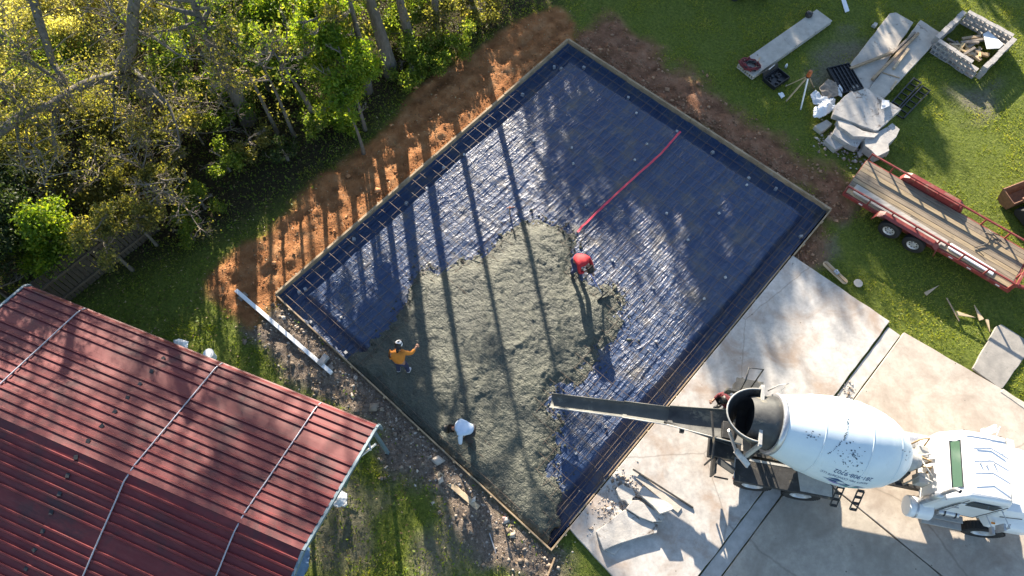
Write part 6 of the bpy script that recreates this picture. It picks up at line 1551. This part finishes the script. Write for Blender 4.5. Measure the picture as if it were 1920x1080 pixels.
B0 = np.stack([X - np.cos(a) * w_, Y - np.sin(a) * w_, Z - .01], -1); B1 = np.stack([X + np.cos(a) * w_, Y + np.sin(a) * w_, Z - .01], -1); T = np.stack([X + lx, Y + ly, Z + hgt_], -1)
gm = leaf_mat('grass_blade', [(0.0, (0.065, 0.10, 0.017)), (0.45, (0.18, 0.235, 0.032)), (0.8, (0.27, 0.305, 0.045)), (1.0, (0.36, 0.34, 0.10))], .5)
tone = np.clip(.5 + (clump - .5) * .9 + r.normal(0, .2, n) - west * .12, 0, 1)
tag(link('grass', np_mesh('grass', np.stack([B0, B1, T], 1).reshape(-1, 3), np.arange(n * 3).reshape(n, 3), False, np.repeat(tone, 3)), gm), kind='stuff')
# broad leafy weeds and fallen leaves on the thicket floor and rough ground
X, Y, r = scatter(110000, box, 2)
wd = sdist(X, Y, PP(wood_px)); o_, b_, g_, br_ = masks(X, Y)
u = (X - PL.x) * _ca + (Y - PL.y) * _sa; v = -(X - PL.x) * _sa + (Y - PL.y) * _ca
inpad = (u > -.1) & (u < PAD_W + .1) & (v > -.1) & (v < PAD_H + .1)
cl_ = fbm(X * .8, Y * .8, 3, 97)
westw = np.where(X < 1.0, .45 * sstep(cl_, .45, .62), .0)
pr_ = np.maximum(sstep(wd, -1.0, .6) * .9, westw) * (1 - o_) * (1 - .8 * g_) * (1 - b_)
keep = (r.rand(len(X)) < pr_) & ~inpad & (sdist(X, Y, PP(drive_px_all)) < -.1)
X, Y, cl_, wd = X[keep], Y[keep], cl_[keep], wd[keep]; Z = ground_h(X, Y) + np.abs(r.normal(scale=.10, size=len(X))) * sstep(cl_, .3, .7) * 1.4 + .01
tag(link('undergrowth', leaf_mesh('undergrowth', np.stack([X, Y, Z], -1), np.full(len(X), .05), 77, up=.9, tone=np.clip(r.normal(.42, .22, len(X)), 0, 1)), lm_yellow), kind='stuff')
X, Y, r = scatter(26000, box, 3)
u = (X - PL.x) * _ca + (Y - PL.y) * _sa; v = -(X - PL.x) * _sa + (Y - PL.y) * _ca
keep = ~((u > -.1) & (u < PAD_W + .1) & (v > -.1) & (v < PAD_H + .1)) & (X < 4) & (sdist(X, Y, PP(drive_px_all)) < -.05)
X, Y = X[keep], Y[keep]; Z = ground_h(X, Y) + .02 + .03 * r.rand(len(X))
lm_dry = leaf_mat('dry_leaf', [(0.0, (0.10, 0.06, 0.03)), (0.6, (0.24, 0.16, 0.08)), (1.0, (0.42, 0.34, 0.20))], .15)
tag(link('fallen_leaves', leaf_mesh('fallen_leaves', np.stack([X, Y, Z], -1), np.full(len(X), .035), 78, up=1.5), lm_dry), kind='stuff')
# clods and stones on the bare soil
def rocks(name, X, Y, size, mat, seed, zoff=0.0, zarr=None):
    r = np.random.RandomState(seed); n = len(X)
    base = np.array([[1, 0, 0], [-1, 0, 0], [0, 1, 0], [0, -1, 0], [0, 0, .75], [0, 0, -.75], ], float)
    f8 = np.array([[0, 2, 4], [2, 1, 4], [1, 3, 4], [3, 0, 4], [2, 0, 5], [1, 2, 5], [3, 1, 5], [0, 3, 5]])
    V = base[None] * (0.6 + .8 * r.rand(n, 6, 1)) * size[:, None, None] * (0.7 + .6 * r.rand(n, 1, 3))
    a = r.rand(n) * 6.28; c_, s_ = np.cos(a)[:, None], np.sin(a)[:, None]
    x_, y_ = V[..., 0] * c_ - V[..., 1] * s_, V[..., 0] * s_ + V[..., 1] * c_
    z = (ground_h(X, Y) if zarr is None else zarr)
    V = np.stack([x_ + X[:, None], y_ + Y[:, None], V[..., 2] + (z + size * .25 + zoff)[:, None]], -1).reshape(-1, 3)
    F_ = (np.arange(n)[:, None, None] * 6 + f8[None]).reshape(-1, 3)
    return tag(link(name, np_mesh(name, V, F_, False, np.repeat(r.rand(n), 6)), mat), kind='stuff')
def tone_mat(name, stops):
    m, nt, b = new_mat(name); at = N(nt, 'Attribute', attribute_name='tone'); nt.links.new(ramp(nt, at.outputs['Fac'], stops), b.inputs['Base Color']); b.inputs['Roughness'].default_value = .95; b.inputs['Specular IOR Level'].default_value = .15; return m
X, Y, r = scatter(200000, (-13, 13, -1, 25), 5)
o_, b_, g_, br_ = masks(X, Y)
u = (X - PL.x) * _ca + (Y - PL.y) * _sa; v = -(X - PL.x) * _sa + (Y - PL.y) * _ca
ok = ~((u > -.14) & (u < PAD_W + .12) & (v > -.12) & (v < PAD_H + .14)) & (sdist(X, Y, PP(drive_px_all)) < -.05)
sz = np.exp(r.normal(-3.75, .55, len(X)))
nearpad = sstep(-np.maximum.reduce([-u, u - PAD_W, -v, v - PAD_H]), -1.0, -.1)
for nm, msk, mt, dens in (('orange_clods', o_, tone_mat('clod_orange', [(0, (.22, .095, .04)), (1, (.46, .24, .12))]), .2), ('brown_clods', b_, tone_mat('clod_brown', [(0, (.15, .085, .05)), (1, (.40, .25, .16))]), .5), ('gravel', g_, tone_mat('gravel_stone', [(0, (.12, .095, .075)), (.7, (.30, .25, .20)), (1, (.52, .48, .43))]), .5)):
    kp = ok & (r.rand(len(X)) < msk * dens * (.5 + nearpad))
    rocks(nm, X[kp], Y[kp], sz[kp] * (1.0 if nm != 'orange_clods' else .8), mt, 11)
# crumbs round the broken slabs
def crumbs(name, px, n, rad, z, seed, size=-3.6):
    q = P(*px); r = np.random.RandomState(seed); X = q.x + r.normal(scale=rad, size=n); Y = q.y + r.normal(scale=rad, size=n)
    rocks(name, X, Y, np.exp(r.normal(size, .5, n)), tone_mat(name, [(0, (.20, .15, .11)), (1, (.52, .48, .44))]), seed, zarr=np.full(n, z))
crumbs('concrete_crumbs', (1172, 925), 260, .30, .10, 31); crumbs('concrete_crumbs', (1140, 962), 160, .35, .10, 32, -3.9); crumbs('concrete_crumbs', (1600, 285), 130, .4, .02, 33, -3.3); crumbs('concrete_crumbs', (1550, 268), 60, .25, .02, 34, -3.4)
# splashes of concrete on the sheet around the spreading mass
r = np.random.RandomState(41); su, sv = r.uniform(.6, PAD_W - .6, 30000), r.uniform(.6, PAD_H - 2, 30000); sds = sdist(su, sv, cpoly)
kp = r.rand(30000) < np.where(sds < .25, np.exp(-np.maximum(-sds, 0) / .16) * .3, 0); su, sv = su[kp], sv[kp]
wxs, wys = from_pad(su, sv); rocks('concrete_splashes', np.array(wxs), np.array(wys), np.exp(r.normal(-3.7, .5, len(su))), tone_mat('splash', [(0, (.05, .055, .045)), (1, (.15, .15, .115))]), 42, zarr=pad_base(su, sv) + .01 + .06 * sstep(sdist(su, sv, cpoly), -.05, .3))
crumbs('concrete_crumbs', (1590, 735), 60, .12, .05, 35, -4)
